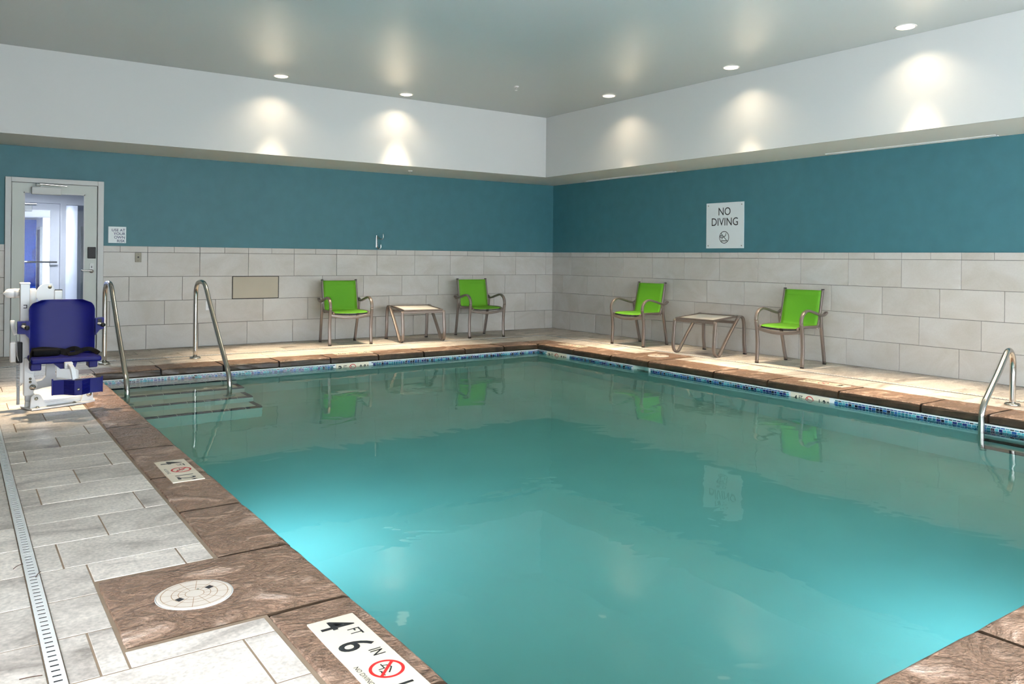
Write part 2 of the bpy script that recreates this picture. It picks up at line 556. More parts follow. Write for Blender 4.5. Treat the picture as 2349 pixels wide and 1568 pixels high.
box_obj('pool_floor', WX0, WX1, WY0, WY1, FZ - 0.2, FZ, 'plaster', pool)

# coping stones ------------------------------------------------------
def coping_stone(a0, a1, back, front, axis, sgn, nose=True):
    """a0..a1 along the edge, back..front across it; sgn is the way the nose looks"""
    bm = bmesh.new()
    g = 0.010
    T = 0.076
    depth = abs(front - back)
    prof = [(0, -T), (0, -0.004), (0.006, 0.003)]
    for i in range(1, 5): prof.append((depth * i / 5.0, 0.004))
    if nose:
        r = 0.030
        for k in range(0, 7):
            a = PI / 2 - (PI / 2) * k / 6
            prof.append((depth - r + r * math.cos(a), 0.003 - r + r * math.sin(a)))
        prof += [(depth - 0.001, -T + 0.014), (depth - 0.012, -T)]
    else:
        prof += [(depth, 0.003), (depth, -T)]
    n = max(4, int((a1 - a0) / 0.09))
    rings = []
    rnd = random.Random(int((a0 * 31 + back * 17) * 1000))
    for i in range(n + 1):
        a = a0 + g + (a1 - a0 - 2 * g) * i / n
        e = 0.004 if i in (0, n) else 0.0
        ring = []
        for d, z in prof:
            zz = z - (e if z > -0.02 else 0) + (rnd.uniform(-0.0016, 0.0016) if z > -0.03 else 0)
            dd = d + (rnd.uniform(-0.003, 0.003) if (z < -0.01 and d > depth * 0.5) or d < 0.01 else 0)
            c = back + sgn * dd
            ring.append(bm.verts.new((c, a, zz) if axis == 'x' else (a, c, zz)))
        rings.append(ring)
    m = len(prof)
    for p, q in zip(rings, rings[1:]):
        for i in range(m):
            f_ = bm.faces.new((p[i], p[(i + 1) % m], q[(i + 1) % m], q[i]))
            if nose and i >= 10: f_.material_index = 1  # lower nose takes the darker tone
    for f_ in (bm.faces.new(rings[0][::-1]), bm.faces.new(rings[-1])): f_.material_index = 1  # joint shade and dark sealant put into the end colour
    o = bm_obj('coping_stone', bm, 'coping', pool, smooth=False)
    o.data.materials.append(MT['coping_dark'])
    return o

# dark mortar bed under the coping, seen only in the joints
bm = bmesh.new()
for q in ((CX0 + 0.02, PX0 - 0.035, CY0 + 0.02, CY1 - 0.02), (PX1 + 0.035, CX1 - 0.02, CY0 + 0.02, CY1 - 0.02), (PX0 - 0.035, PX1 + 0.035, PY1 + 0.035, CY1 - 0.02), (PX0 - 0.035, PX1 + 0.035, CY0 + 0.02, PY0 - 0.035)):
    abox(bm, q[0], q[1], q[2], q[3], -0.075, -0.010)
bm_obj('mortar_bed', bm, 'dark', pool)

def run(joints, back, front, axis, sgn):
    for a, b in zip(joints, joints[1:]):
        coping_stone(a, b, back, front, axis, sgn)
run([-9.70, -9.02, -8.325], CX0, PX0, 'x', 1)
run([-7.705, -7.03, -6.36, -5.60, -4.84, -4.13, -3.42, -2.70, -1.98], CX0, PX0, 'x', 1)
coping_stone(-8.325, -7.705, PADL[0], PX0, 'x', 1)          # the stone that runs out around the skimmer lid
coping_stone(-1.98, CY1, CX0, PX0, 'x', 1, nose=False)      # corner blocks
coping_stone(-1.98, CY1, CX1, PX1, 'x', -1, nose=False)
run([PX0, -6.73, -6.09, -5.47, -4.85, -4.23, -3.6, -2.98, -2.36, PX1], CY1, PY1, 'y', -1)
run([-9.70, -9.1, -8.52, -7.95, -7.41, -6.64, -5.85, -5.15, -4.16], CX1, PX1, 'x', -1)
coping_stone(-4.16, -3.50, PADR[1], PX1, 'x', -1)
run([-3.50, -2.76, -1.98], CX1, PX1, 'x', -1)
run([CX0, -7.05, -6.4, -5.765, -5.1, -4.4, -3.7, -3.0, -2.3, CX1], CY0, PY0, 'y', 1)

# mosaic band ---------------------------------------------------------
MARKS_FAR = [(-4.777, -4.319)]
MARKS_RIGHT = [(-2.661, -2.182), (-6.579, -6.113)]
def mosaic(name, a0, a1, fn, gaps):
    rows = [(0.010, 1), (0.020, 0), (0.013, 1), (0.020, 0), (0.020, 0), (0.013, 1), (0.020, 0)]
    cols = [((0.008, 0.016, 0.11), 5), ((0.005, 0.006, 0.02), 4), ((0.02, 0.09, 0.26), 5), ((0.03, 0.20, 0.27), 4), ((0.08, 0.34, 0.38), 3), ((0.015, 0.13, 0.17), 4)]
    bag = [c for c, k in cols for _ in range(k)]
    rnd = random.Random(11)
    V, F, C = [], [], []
    z = -0.091
    for h, small in rows:
        a = a0 + 0.004 + rnd.uniform(0, 0.01)
        while a < a1 - 0.012:
            w = rnd.choice((0.026, 0.030, 0.036)) if not small else 0.030
            b = min(a + w, a1 - 0.003)
            if not any(a < q and b > p for p, q in gaps):
                k = len(V)
                for d in (0.0, 0.004):
                    e = 0.0 if d == 0 else 0.0008
                    V += [fn(a + e, z - e, d), fn(b - e, z - e, d), fn(b - e, z - h + e, d), fn(a + e, z - h + e, d)]
                fs = [(k + 4, k + 5, k + 6, k + 7)] + [(k + i, k + (i + 1) % 4, k + 4 + (i + 1) % 4, k + 4 + i) for i in range(4)]
                F += fs
                C += [rnd.choice(bag)] * len(fs)
            a = b + 0.0035
        z -= h + 0.0035
    me = bpy.data.meshes.new(name); me.from_pydata(V, [], F); me.update()
    at = me.color_attributes.new('tint', 'FLOAT_COLOR', 'CORNER')
    for p in me.polygons:
        for li in p.loop_indices: at.data[li].color = C[p.index] + (1,)
    bm = bmesh.new(); bm.from_mesh(me); bmesh.ops.recalc_face_normals(bm, faces=bm.faces); bm.to_mesh(me); bm.free()
    return tag(link(name, me, 'mosaic', pool), 'blue and teal glass mosaic tiles', kind='stuff')
mosaic('mosaic_band', WX0, WX1, lambda a, z, d: (a, WY1 - 0.003 - d, z), MARKS_FAR)
mosaic('mosaic_band', WY0, WY1, lambda a, z, d: (WX1 - 0.003 - d, a, z), MARKS_RIGHT + [(SK_R[0] - 0.02, SK_R[1] + 0.02)])
box_obj('band_backing', WX0, WX1, WY1 - 0.004, WY1, -0.235, -0.078, 'white_strip', pool)
box_obj('band_backing', WX1 - 0.004, WX1, SK_R[1], WY1, -0.235, -0.078, 'white_strip', pool)
box_obj('band_backing', WX1 - 0.004, WX1, WY0, SK_R[0], -0.235, -0.078, 'white_strip', pool)

# steps ----------------------------------------------------------------
for k in range(4):
    yn = -2.27 - 0.29 * k; zt = -0.145 - 0.25 * k
    xr = -6.03
    st = box_obj('step', WX0, xr, yn, WY1 if k == 0 else yn + 0.29, FZ, zt, 'step_plaster', pool)
    L = 0.158
    x = xr
    while x > WX0 + 0.03:
        a = max(x - L, WX0)
        box_obj('nosing_tile', a + 0.003, x - 0.003, yn - 0.002, yn + 0.048, zt - 0.004, zt + 0.003, 'navy_tile', st)
        box_obj('nosing_tile', a + 0.003, x - 0.003, yn - 0.004, yn - 0.001, zt - 0.045, zt - 0.002, 'navy_tile', st)
        x -= L
    for j in range(1 if k else 1):
        y = yn + 0.05
        while y < (yn + 0.26):
            b = min(y + L, yn + 0.29)
            box_obj('nosing_tile', xr - 0.05, xr + 0.002, y + 0.003, b - 0.003, zt - 0.004, zt + 0.003, 'navy_tile', st)
            y += L

# water ----------------------------------------------------------------
bm = bmesh.new()
abox(bm, WX0 - 0.05, WX1 + 0.05, WY0 - 0.05, WY1 + 0.05, FZ - 0.05, WZ)
tag(bm_obj('pool_water', bm, 'water'), 'clear green-blue water filling the swimming pool', 'water', kind='stuff')

# slot drains ------------------------------------------------------------
def slot_drain(label, a0, a1, c0, c1, axis):
    root = thing('slot_drain', label, 'drain', (0, 0, 0), group='slot drains around the pool')
    P = (lambda a, c, z: (c, a, z)) if axis == 'y' else (lambda a, c, z: (a, c, z))
    def bx(bm, p0, p1, q0, q1, z0, z1):
        if axis == 'y': abox(bm, q0, q1, p0, p1, z0, z1)
        else: abox(bm, p0, p1, q0, q1, z0, z1)
    bm = bmesh.new(); bx(bm, a0, a1, c0, c1, -0.0022, 0.0024)
    bm_obj('channel', bm, 'dark', root)
    a = a0
    pitch = 0.034
    side = (c1 - c0) * 0.24
    while a < a1 - 0.01:
        b = min(a + 1.22, a1)
        bm = bmesh.new()
        bx(bm, a + 0.001, b - 0.001, c0, c0 + side, -0.002, 0.004)
        bx(bm, a + 0.001, b - 0.001, c1 - side, c1, -0.002, 0.004)
        s = a + 0.001
        while s < b - 0.002:
            e = min(s + pitch - 0.011, b - 0.001)
            bx(bm, s, e, c0 + side, c1 - side, -0.002, 0.0035)
            s += pitch
        bm_obj('grate', bm, 'drain', root)
        a = b
slot_drain('long white slotted drain in the deck running under the pool lift', -9.7, DF1, DL0, DL1, 'y')
slot_drain('thin white slot drain in the deck along the far chairs and door', DL1, DR1, DF0, DF1, 'x')
slot_drain('thin white slot drain in the deck below the NO DIVING sign', -9.4, DF0, DR0, DR1, 'y')

# ------------------------------------------------------------------ walls, ceiling
H, LT, TRIM, ZT = 0.3072, 0.635, 0.0785, 2.462
ZTILE = 4 * H + TRIM
DO0, DO1, DOZ = -8.045, -7.017, 2.092     # outer edges of the pool door's frame
bm = bmesh.new()
abox(bm, RX0, DO0 + 0.03, 0.0, 0.16, -0.25, 3.6)
abox(bm, DO1 - 0.03, 0.16, 0.0, 0.16, -0.25, 3.6)
abox(bm, DO0 + 0.03, DO1 - 0.03, 0.0, 0.16, DOZ - 0.03, 3.6)
wall_far = tag(bm_obj('wall_far', bm, 'teal'), kind='structure')
wall_right = tag(box_obj('wall_right', 0.0, 0.16, RY0, 0.0, -0.25, 3.6, 'teal'), kind='structure')
wins_l = [(-12.9 + 2.3 * i, -12.9 + 2.3 * i + 1.9) for i in range(2)]
bm = bmesh.new()
abox(bm, RX0 - 0.16, RX0, RY0, 0.16, -0.25, 0.35)
abox(bm, RX0 - 0.16, RX0, RY0, 0.16, 2.40, 3.6)
edges = [RY0] + [v for w_ in wins_l for v in w_] + [0.16]
for a, b in zip(edges[0::2], edges[1::2]): abox(bm, RX0 - 0.16, RX0, a, b, 0.35, 2.40)
wall_left = tag(bm_obj('wall_left', bm, 'white_paint'), kind='structure')

TT = 0.011
for x0, x1 in ((DO1, 0.0), (RX0, DO0)):
    box_obj('tile_backing', x0, x1, -0.006, 0.001, -0.01, ZTILE - 0.004, 'grout', wall_far)
box_obj('tile_backing', -0.006, 0.001, -9.6, -0.006, -0.01, ZTILE - 0.004, 'grout', wall_right)
OFF_A = {1: 0.171, 2: 0.589, 3: 0.374, 4: 0.159}
OFF_B = {1: 0.510, 2: 0.092, 3: 0.308, 4: 0.526}
PANEL = (-5.452, -4.822)
def wall_tiles():
    g = 0.0045
    for r in (1, 2, 3, 4, 5):
        z0 = (r - 1) * H; z1 = z0 + (H if r < 5 else TRIM)
        Lr = LT if r < 5 else LT / 2
        for wall, off, lim in (('A', OFF_A[min(r, 4)], 9.0), ('B', OFF_B[min(r, 4)], 9.3)):
            s0 = off - Lr
            while s0 - Lr > -Lr: s0 -= Lr
            while s0 < lim:
                a, b = max(s0, 0.008), min(s0 + Lr, lim)
                s0 += Lr
                if b - a < 0.02: continue
                segs = [(a, b)]
                if wall == 'A':
                    segs = []
                    for p, q in ((0.008, -DO1), (-DO0, lim)):
                        u, v = max(a, p), min(b, q)
                        if v - u > 0.02: segs.append((u, v))
                for u, v in segs:
                    c = (u + v) / 2
                    if wall == 'A' and r == 3 and -PANEL[1] - 0.1 < c < -PANEL[0] + 0.1: continue
                    w, h = v - u - g, z1 - z0 - g
                    dz = random.uniform(-0.0006, 0.0006)
                    if wall == 'A':
                        link('tile', slab_mesh('wall', w, h, TT, 'wall_tile', '-y'), None, wall_far, (-c, -0.002 + dz, (z0 + z1) / 2))
                    else:
                        link('tile', slab_mesh('wall', w, h, TT, 'wall_tile', '-x'), None, wall_right, (-0.002 + dz, -c, (z0 + z1) / 2))
wall_tiles()

# access panel among the wall tiles
r = thing('access_panel', 'tan flush access panel with dark seams set among the wall tiles', 'panel', ((PANEL[0] + PANEL[1]) / 2, -0.012, 2.5 * H))
w = (PANEL[1] - PANEL[0]) / 2
box_obj('seam', -w, w, 0.002, 0.009, -H / 2, H / 2, 'dark', r)
box_obj('panel_face', -w + 0.008, w - 0.007, -0.002, 0.006, -H / 2 + 0.009, H / 2 - 0.008, 'access', r, bev=0.001)

# ceiling with its dropped border
SA, SB, SL, SN = -1.068, -0.981, -9.2, -12.2
ZC = 3.388
ceiling = tag(box_obj('ceiling', SL, SB, SN, SA, ZC, ZC + 0.12, 'ceiling'), kind='structure')
for q in ((RX0, 0.0, SA + 0.02, 0.0), (SB + 0.02, 0.0, RY0, SA + 0.02), (RX0, SL - 0.02, RY0, SA + 0.02), (SL - 0.02, SB + 0.02, RY0, SN - 0.02)):
    box_obj('soffit', q[0], q[1], q[2], q[3], ZT, ZT + 0.05, 'soffit', ceiling)
box_obj('upstand', SL - 0.02, SB + 0.02, SA, SA + 0.02, ZT, ZC + 0.1, 'white_paint', ceiling)
box_obj('upstand', SB, SB + 0.02, SN, SA, ZT, ZC + 0.1, 'white_paint', ceiling)
box_obj('upstand', SL - 0.02, SL, SN, SA, ZT, ZC + 0.1, 'white_paint', ceiling)
box_obj('upstand', SL - 0.02, SB + 0.02, SN - 0.02, SN, ZT, ZC + 0.1, 'white_paint', ceiling)

# wall behind the camera: a run of tall windows lets the daylight in
bm = bmesh.new()
wins = [(-9.4 + 2.3 * i, -9.4 + 2.3 * i + 1.9) for i in range(4)]
abox(bm, RX0 - 0.16, 0.16, RY0 - 0.16, RY0, -0.25, 0.35)
abox(bm, RX0 - 0.16, 0.16, RY0 - 0.16, RY0, 2.40, 3.6)
edges = [RX0 - 0.16] + [v for w_ in wins for v in w_] + [0.16]
for a, b in zip(edges[0::2], edges[1::2]): abox(bm, a, b, RY0 - 0.16, RY0, 0.35, 2.40)
tag(bm_obj('wall_near', bm, 'white_paint'), kind='structure')
for i, (a, b, side) in enumerate([w_ + (0,) for w_ in wins] + [w_ + (1,) for w_ in wins_l]):
    wn = tag(empty('window_%d' % (i + 1), (RX0 - 0.08, (a + b) / 2, 0.35) if side else ((a + b) / 2, RY0 - 0.08, 0.35), PI / 2 if side else 0.0), kind='structure')
    hw = (b - a) / 2
    bm = bmesh.new()
    for q in ((-hw, -hw + 0.05, 0, 2.05), (hw - 0.05, hw, 0, 2.05), (-0.025, 0.025, 0.05, 2.0), (-hw + 0.05, hw - 0.05, 0, 0.05), (-hw + 0.05, hw - 0.05, 2.0, 2.05)):
        abox(bm, q[0], q[1], -0.03, 0.03, q[2], q[3])
    bm_obj('window_frame', bm, 'door_frame', wn)
    for s in (-1, 1):
        box_obj('pane', min(s * 0.025, s * (hw - 0.05)), max(s * 0.025, s * (hw - 0.05)), -0.003, 0.003, 0.05, 2.0, 'glass', wn)

# ------------------------------------------------------------------ door and the hall behind it
d1 = tag(empty('door_1', ((DO0 + DO1) / 2, 0, 0)), 'grey framed glass door to the hallway', kind='structure')
def dx(x): return x - (DO0 + DO1) / 2
bm = bmesh.new()
for (a, b, z0, z1) in ((DO0, -7.985, 0, DOZ), (-7.083, DO1, 0, DOZ), (-7.985, -7.083, 2.035, DOZ)):
    abox(bm, dx(a), dx(b), -0.035, 0.17, z0, z1, 0.003)
bm_obj('door_frame', bm, 'door_frame', d1)
bm = bmesh.new()
for (a, b, z0, z1) in ((-7.985, -7.968, 0, 2.035), (-7.10, -7.083, 0, 2.035), (-7.968, -7.10, 2.02, 2.035)):
    abox(bm, dx(a), dx(b), 0.02, 0.06, z0, z1)
bm_obj('door_stop', bm, 'door_frame', d1)
LF0, LF1, G0, G1, GZ0, GZ1 = -7.977, -7.092, -7.862, -7.220, 0.22, 1.925
bm = bmesh.new()
for (a, b, z0, z1) in ((LF0, G0, 0.012, 2.027), (G1, LF1, 0.012, 2.027), (G0, G1, GZ1, 2.027), (G0, G1, 0.012, GZ0)):
    abox(bm, dx(a), dx(b), -0.022, 0.02, z0, z1)
leaf = bm_obj('door_leaf', bm, 'door_paint', d1)
bm = bmesh.new()
for (a, b, z0, z1) in ((G0, G0 + 0.014, GZ0, GZ1), (G1 - 0.014, G1, GZ0, GZ1), (G0, G1, GZ1 - 0.014, GZ1), (G0, G1, GZ0, GZ0 + 0.014)):
    abox(bm, dx(a), dx(b), -0.026, 0.0, z0, z1)
bm_obj('glazing_bead', bm, 'door_frame', leaf)
box_obj('glass_pane', dx(G0), dx(G1), -0.004, 0.004, GZ0, GZ1, 'glass', leaf)
box_obj('card_reader', dx(-7.191), dx(-7.102), -0.048, -0.022, 1.148, 1.287, 'black', leaf, bev=0.006, seg=2)
bm = bmesh.new()
prism(bm, [(0.021 * math.cos(a), 0.044 + 0.021 * math.sin(a)) for a in [PI * k / 8 for k in range(9)]] + [(0.021 * math.cos(a), -0.04 + 0.021 * math.sin(a)) for a in [PI + PI * k / 8 for k in range(9)]],
      lambda a, b, d: (dx(-7.146) + a, d, 1.028 + b), -0.034, -0.022)
bm_obj('lock_plate', bm, 'satin', leaf)
box_obj('keyhole', dx(-7.150), dx(-7.140), -0.036, -0.033, 1.032, 1.056, 'black', leaf)
lathe_obj('rose', [(0, 0), (0.024, 0), (0.022, 0.022), (0, 0.024)], 'satin', leaf, 18, (0, -1, 0), (dx(-7.146), -0.033, 0.993))
sweep_obj('lever_handle', catmull([(dx(-7.146), -0.05, 0.998), (dx(-7.146), -0.085, 0.998), (dx(-7.17), -0.092, 0.999), (dx(-7.268), -0.088, 1.003)], 5), circle(0.008, 8), 'steel', leaf, (0, 0, 1))
box_obj('door_closer', dx(-7.785), dx(-7.482), -0.085, -0.022, 1.898, 1.985, 'door_frame', leaf, bev=0.006, seg=2)
sweep_obj('closer_arm', [(dx(-7.72), -0.07, 2.0), (dx(-7.72), -0.08, 2.022), (dx(-7.425), -0.10, 2.008)], rrect(0.022, 0.012), 'steel', leaf, (0, 0, 1), False)
lathe_obj('closer_pivot', [(0, -0.012), (0.026, -0.012), (0.026, 0.018), (0, 0.02)], 'door_frame', leaf, 14, (0, 0, 1), (dx(-7.72), -0.075, 2.006))

# hallway -------------------------------------------------------------
HZ = 2.17
tag(box_obj('floor_hallway', -9.6, -3.0, 0.16, 16.3, -0.25, -0.01, 'carpet'), kind='structure')
tag(box_obj('ceiling_hallway', -9.6, -3.0, 0.16, 16.3, HZ, HZ + 0.1, 'hall_ceiling'), kind='structure')
tag(box_obj('wall_hallway_left', -9.7, -9.6, 0.16, 16.3, -0.25, HZ, 'hall_white'), kind='structure')
tag(box_obj('wall_hallway_end', -9.6, -6.4, 16.0, 16.1, -0.01, HZ, 'mural'), kind='structure')
tag(box_obj('wall_hallway_return', -6.56, -3.0, 14.0, 16.3, -0.01, HZ, 'hall_white'), kind='structure')
tag(box_obj('wall_hallway_side', -6.75, -6.65, 5.0, 7.4, -0.01, HZ, 'hall_white'), kind='structure')
tag(box_obj('wall_hallway_front', -6.75, -3.0, 4.9, 5.0, -0.01, HZ, 'hall_white'), kind='structure')
tag(box_obj('wall_hallway_right', -3.1, -3.0, 0.16, 4.9, -0.01, HZ, 'hall_white'), kind='structure')
# dark doors in the hallway
d3 = tag(empty('door_3', (-6.56, 15.0, 0)), kind='structure')
box_obj('door_leaf', -0.04, -0.01, -0.75, 0.35, 0.01, 1.86, 'brown_door', d3)
bm = bmesh.new()
for q in ((-0.82, -0.75, 0, 1.93), (0.35, 0.42, 0, 1.93), (-0.75, 0.35, 1.86, 1.93)): abox(bm, -0.05, 0.0, q[0], q[1], q[2], q[3])
bm_obj('door_frame', bm, 'door_frame', d3)
d4 = tag(empty('door_4', (-6.2, 4.9, 0)), kind='structure')
box_obj('door_leaf', -0.46, 0.4, -0.03, -0.005, 0.01, 1.62, 'brown_door', d4)
bm = bmesh.new()
for q in ((-0.50, -0.46, 0, 1.68), (0.4, 0.44, 0, 1.68), (-0.46, 0.4, 1.62, 1.68)): abox(bm, q[0], q[1], -0.05, 0.0, q[2], q[3])
bm_obj('door_frame', bm, 'door_frame', d4)
# glazed screen with the second door
Y2 = 3.0
tag(box_obj('wall_screen_head', -9.6, -3.1, Y2, Y2 + 0.1, 2.03, HZ, 'hall_white'), kind='structure')
d2 = tag(empty('door_2', (-7.6, Y2, 0)), kind='structure')
def ex(x): return x + 7.6
bm = bmesh.new()
for q in ((-8.30, -8.20, 0, 2.03), (-7.195, -7.12, 0, 2.03), (-8.20, -7.195, 1.965, 2.03), (-7.12, -6.2, 1.95, 2.03), (-6.25, -6.2, 0, 1.95), (-7.12, -6.25, 0, 0.2)):
    abox(bm, ex(q[0]), ex(q[1]), -0.02, 0.12, q[2], q[3])
bm_obj('door_frame', bm, 'hall_white', d2)
bm = bmesh.new()
for q in ((-8.19, -8.0, 0.01, 1.955), (-7.325, -7.205, 0.01, 1.955), (-8.0, -7.325, 1.86, 1.955), (-8.0, -7.325, 0.01, 0.3)):
    abox(bm, ex(q[0]), ex(q[1]), 0.02, 0.06, q[2], q[3])
lf = bm_obj('door_leaf', bm, 'hall_white', d2)
box_obj('glass_pane', ex(-8.0), ex(-7.325), 0.036, 0.044, 0.3, 1.86, 'glass', lf)
sweep_obj('push_bar', [(ex(-8.1), -0.05, 1.075), (ex(-7.24), -0.05, 1.072)], circle(0.014, 10), 'steel', lf, (0, 0, 1))
box_obj('door_closer', ex(-7.95), ex(-7.57), -0.05, 0.02, 1.83, 1.92, 'door_frame', lf, bev=0.005)
sweep_obj('closer_arm', [(ex(-7.9), -0.03, 1.94), (ex(-7.51), -0.05, 1.945)], rrect(0.018, 0.014), 'steel', lf, (0, 0, 1), False)
box_obj('glass_pane', ex(-7.12), ex(-6.25), 0.046, 0.054, 0.2, 1.95, 'glass', d2)
for i, (x, y) in enumerate(((-7.6, 1.6), (-7.6, 6.2), (-8.2, 12.6))):  # unseen panels, added to brighten the hallway
    f = thing('hall_fill_light', ('added square fill light panel in the hallway ceiling behind the door', 'added square fill light panel over the hallway beyond the glazed screen', 'added square fill light panel before the blue hallway wall')[i], 'light', (x, y, HZ))
    box_obj('frame', -0.32, 0.32, -0.32, 0.32, -0.012, -0.001, 'white_plastic', f)
    box_obj('diffuser', -0.28, 0.28, -0.28, 0.28, -0.016, -0.012, 'hall_fill_lens', f)
    la = bpy.data.lights.new('hall_fill_lamp', 'AREA'); la.energy = HALL_FILL * (1.3, 1.6, 3.0)[i]; la.size = 0.56; la.color = (0.82, 0.88, 1.0)
    lo = bpy.data.objects.new('hall_fill_lamp', la); COL.objects.link(lo); lo.parent = f; lo.location = (0, 0, -0.02)
# wall dispensers seen through the side light
r = thing('wall_dispenser', 'grey box on the hallway wall seen through the glazed screen', 'dispenser', (-6.75, 8.0, 0.95))
box_obj('body', -0.10, 0.0, -0.55, 0.55, -0.06, 0.12, 'lift_grey', r, bev=0.01)
box_obj('cover', -0.12, -0.10, -0.5, 0.5, -0.02, 0.1, 'plate', r)

# ------------------------------------------------------------------ downlights
dl_proto = None
def downlight(x, y, label, group=None):
    global dl_proto
    if dl_proto is None:
        f = thing('downlight', label, 'light', (x, y, ZC))
        lathe_obj('trim_ring', [(0.098, 0.0), (0.096, -0.004), (0.086, -0.006), (0.083, -0.002), (0.083, 0.0)], 'white_plastic', f, 32)
        lathe_obj('lens', [(0.083, -0.001), (0.078, -0.010), (0.055, -0.016), (0.03, -0.019), (0.0, -0.020)], 'lens', f, 24)
        for watts, spread in ((DOWN_W * 0.36, 124), (DOWN_W * 1.35, 46)):     # wide spill and the main beam
            la = bpy.data.lights.new('lamp', 'AREA'); la.shape = 'DISK'; la.size = 0.15; la.energy = watts
            la.color = (1.0, 0.80, 0.55); la.spread = math.radians(spread)
            lo = bpy.data.objects.new('lamp', la); COL.objects.link(lo); lo.parent = f; lo.location = (0, 0, -0.024)
        dl_proto = f
    else:
        f = copy_tree(dl_proto)
        f.location = (x, y, ZC)
        f['label'] = label
    if group: f['group'] = group
    elif 'group' in f: del f['group']
    return f
g = 'downlights recessed in the raised ceiling'
downlight(-5.281, -1.39, 'lit round downlight in the ceiling, farther from the room corner along the far wall', g)
downlight(-3.557, -1.345, 'lit round downlight in the ceiling along the far wall, nearer the room corner', g)
downlight(-1.35, -2.93, 'lit round downlight first out from the room corner along the right wall', g)
downlight(-1.32, -4.96, 'lit round downlight second out from the room corner along the right wall', g)
downlight(-1.29, -6.97, 'lit round downlight third out from the room corner along the right wall', g)
downlight(-7.98, -3.35, 'lit round downlight in the ceiling above the pool lift', g)
downlight(-1.3, -9.0, 'lit round downlight fourth out from the room corner along the right wall', g)
downlight(-4.6, -10.6, 'lit round downlight in the ceiling above the near pool edge', g)

# ------------------------------------------------------------------ ceiling fittings
def sprinkler(loc, label):
    r = thing('sprinkler_head', label, 'sprinkler', loc)
    lathe_obj('escutcheon', [(0.036, 0.0), (0.032, -0.008), (0.014, -0.014), (0.0, -0.014)], 'white_plastic', r, 20)
    bm = bmesh.new(); lathe(bm, [(0.008, -0.012), (0.008, -0.03), (0.004, -0.034), (0.004, -0.05), (0.0, -0.05)], 12)
    bm_obj('body', bm, 'steel', r)
    lathe_obj('deflector', [(0.0, -0.048), (0.016, -0.049), (0.016, -0.052), (0.0, -0.053)], 'white_plastic', r, 16)
sprinkler((-2.669, -2.647, ZC), 'small sprinkler head hanging from the raised ceiling')
sprinkler((-3.075, -0.555, ZT), 'small sprinkler head under the dropped ceiling border above the far chairs')
for y0, y1, lab in ((-2.95, -1.07, 'short linear air slot in the dropped border nearest the room corner'), (-7.25, -5.39, 'long linear air slot in the dropped border beyond the NO DIVING sign')):
    r = thing('air_diffuser', lab, 'air vent', (-0.115, (y0 + y1) / 2, ZT))
    h = (y1 - y0) / 2
    for s in (-0.032, 0.032): box_obj('flange', s - 0.012, s + 0.012, -h, h, -0.008, 0.0, 'white_plastic', r)
    box_obj('slot', -0.02, 0.02, -h, h, -0.003, -0.0005, 'lift_grey', r)

# ------------------------------------------------------------------ signs and wall fittings
r = thing('no_diving_sign', 'white NO DIVING board with a crossed-out diver on the teal right wall', 'sign', (-0.005, -3.78, 1.362))
SW, SH = 0.639, 0.617
box_obj('board', -0.004, 0.004, -SW / 2, SW / 2, 0, SH, 'sign', r, bev=0.001)
P = Print((-0.0045, 0, 0), (0, -1, 0), (0, 0, 1))
P.text('lettering', 'NO', -0.005, 0.492, 0.150, 'ink', r, sx=0.92)
P.text('lettering', 'DIVING', 0.0, 0.352, 0.150, 'ink', r, sx=0.92)
cx_, cz_ = -0.005, 0.148
P.ring('pictogram', cx_, cz_, 0.083, 0.009, 'ink', r, math.radians(135))
k = 0.083
P.strokes('pictogram', [[(cx_ - .62 * k + .2 * k * math.cos(a), cz_ + .12 * k + .2 * k * math.sin(a)) for a in [2 * PI * i / 12 for i in range(13)]],
                        [(cx_ - .45 * k, cz_ - .32 * k), (cx_ - .3 * k, cz_ - .02 * k), (cx_ - .02 * k, cz_ + .1 * k), (cx_ + .25 * k, cz_ + .25 * k), (cx_ + .38 * k, cz_ + .62 * k)],
                        [(cx_ - .62 * k + i * .15 * k, cz_ + (-.52 if i % 2 else -.62) * k) for i in range(8)]], 0.009, 'ink', r)
for sy in (-1, 1):
    for z in (0.035, SH - 0.035):
        lathe_obj('screw', [(0.0, 0.007), (0.006, 0.006), (0.008, 0.0)], 'plate', r, 10, (-1, 0, 0), (-0.003, sy * (SW / 2 - 0.035), z))

r = thing('use_at_own_risk_sign', 'small white USE AT YOUR OWN RISK sign beside the door', 'sign', (-6.861, -0.005, 1.342))
box_obj('board', -0.101, 0.101, -0.004, 0.004, 0, 0.203, 'sign', r, bev=0.001)
P = Print((0, -0.0045, 0), (1, 0, 0), (0, 0, 1))
for i, t in enumerate(('USE AT', 'YOUR', 'OWN', 'RISK')):
    P.text('lettering', t, 0.090, 0.158 - 0.0445 * i, 0.047, 'navy_ink', r, 0.0006, 'RIGHT', sx=1.02)

r = thing('wall_plate', 'small bronze coloured cover plate on the wall tile below the risk sign', 'cover plate', (-6.62, -0.014, 1.165))
box_obj('plate', -0.037, 0.037, -0.006, 0.0, -0.06, 0.06, 'plate', r, bev=0.003)
box_obj('socket', -0.009, 0.009, -0.009, -0.005, -0.006, 0.012, 'black', r)
for z in (-0.042, 0.042): lathe_obj('screw', [(0.0, 0.003), (0.004, 0.002), (0.005, 0.0)], 'steel', r, 8, (0, -1, 0), (0, -0.006, z))

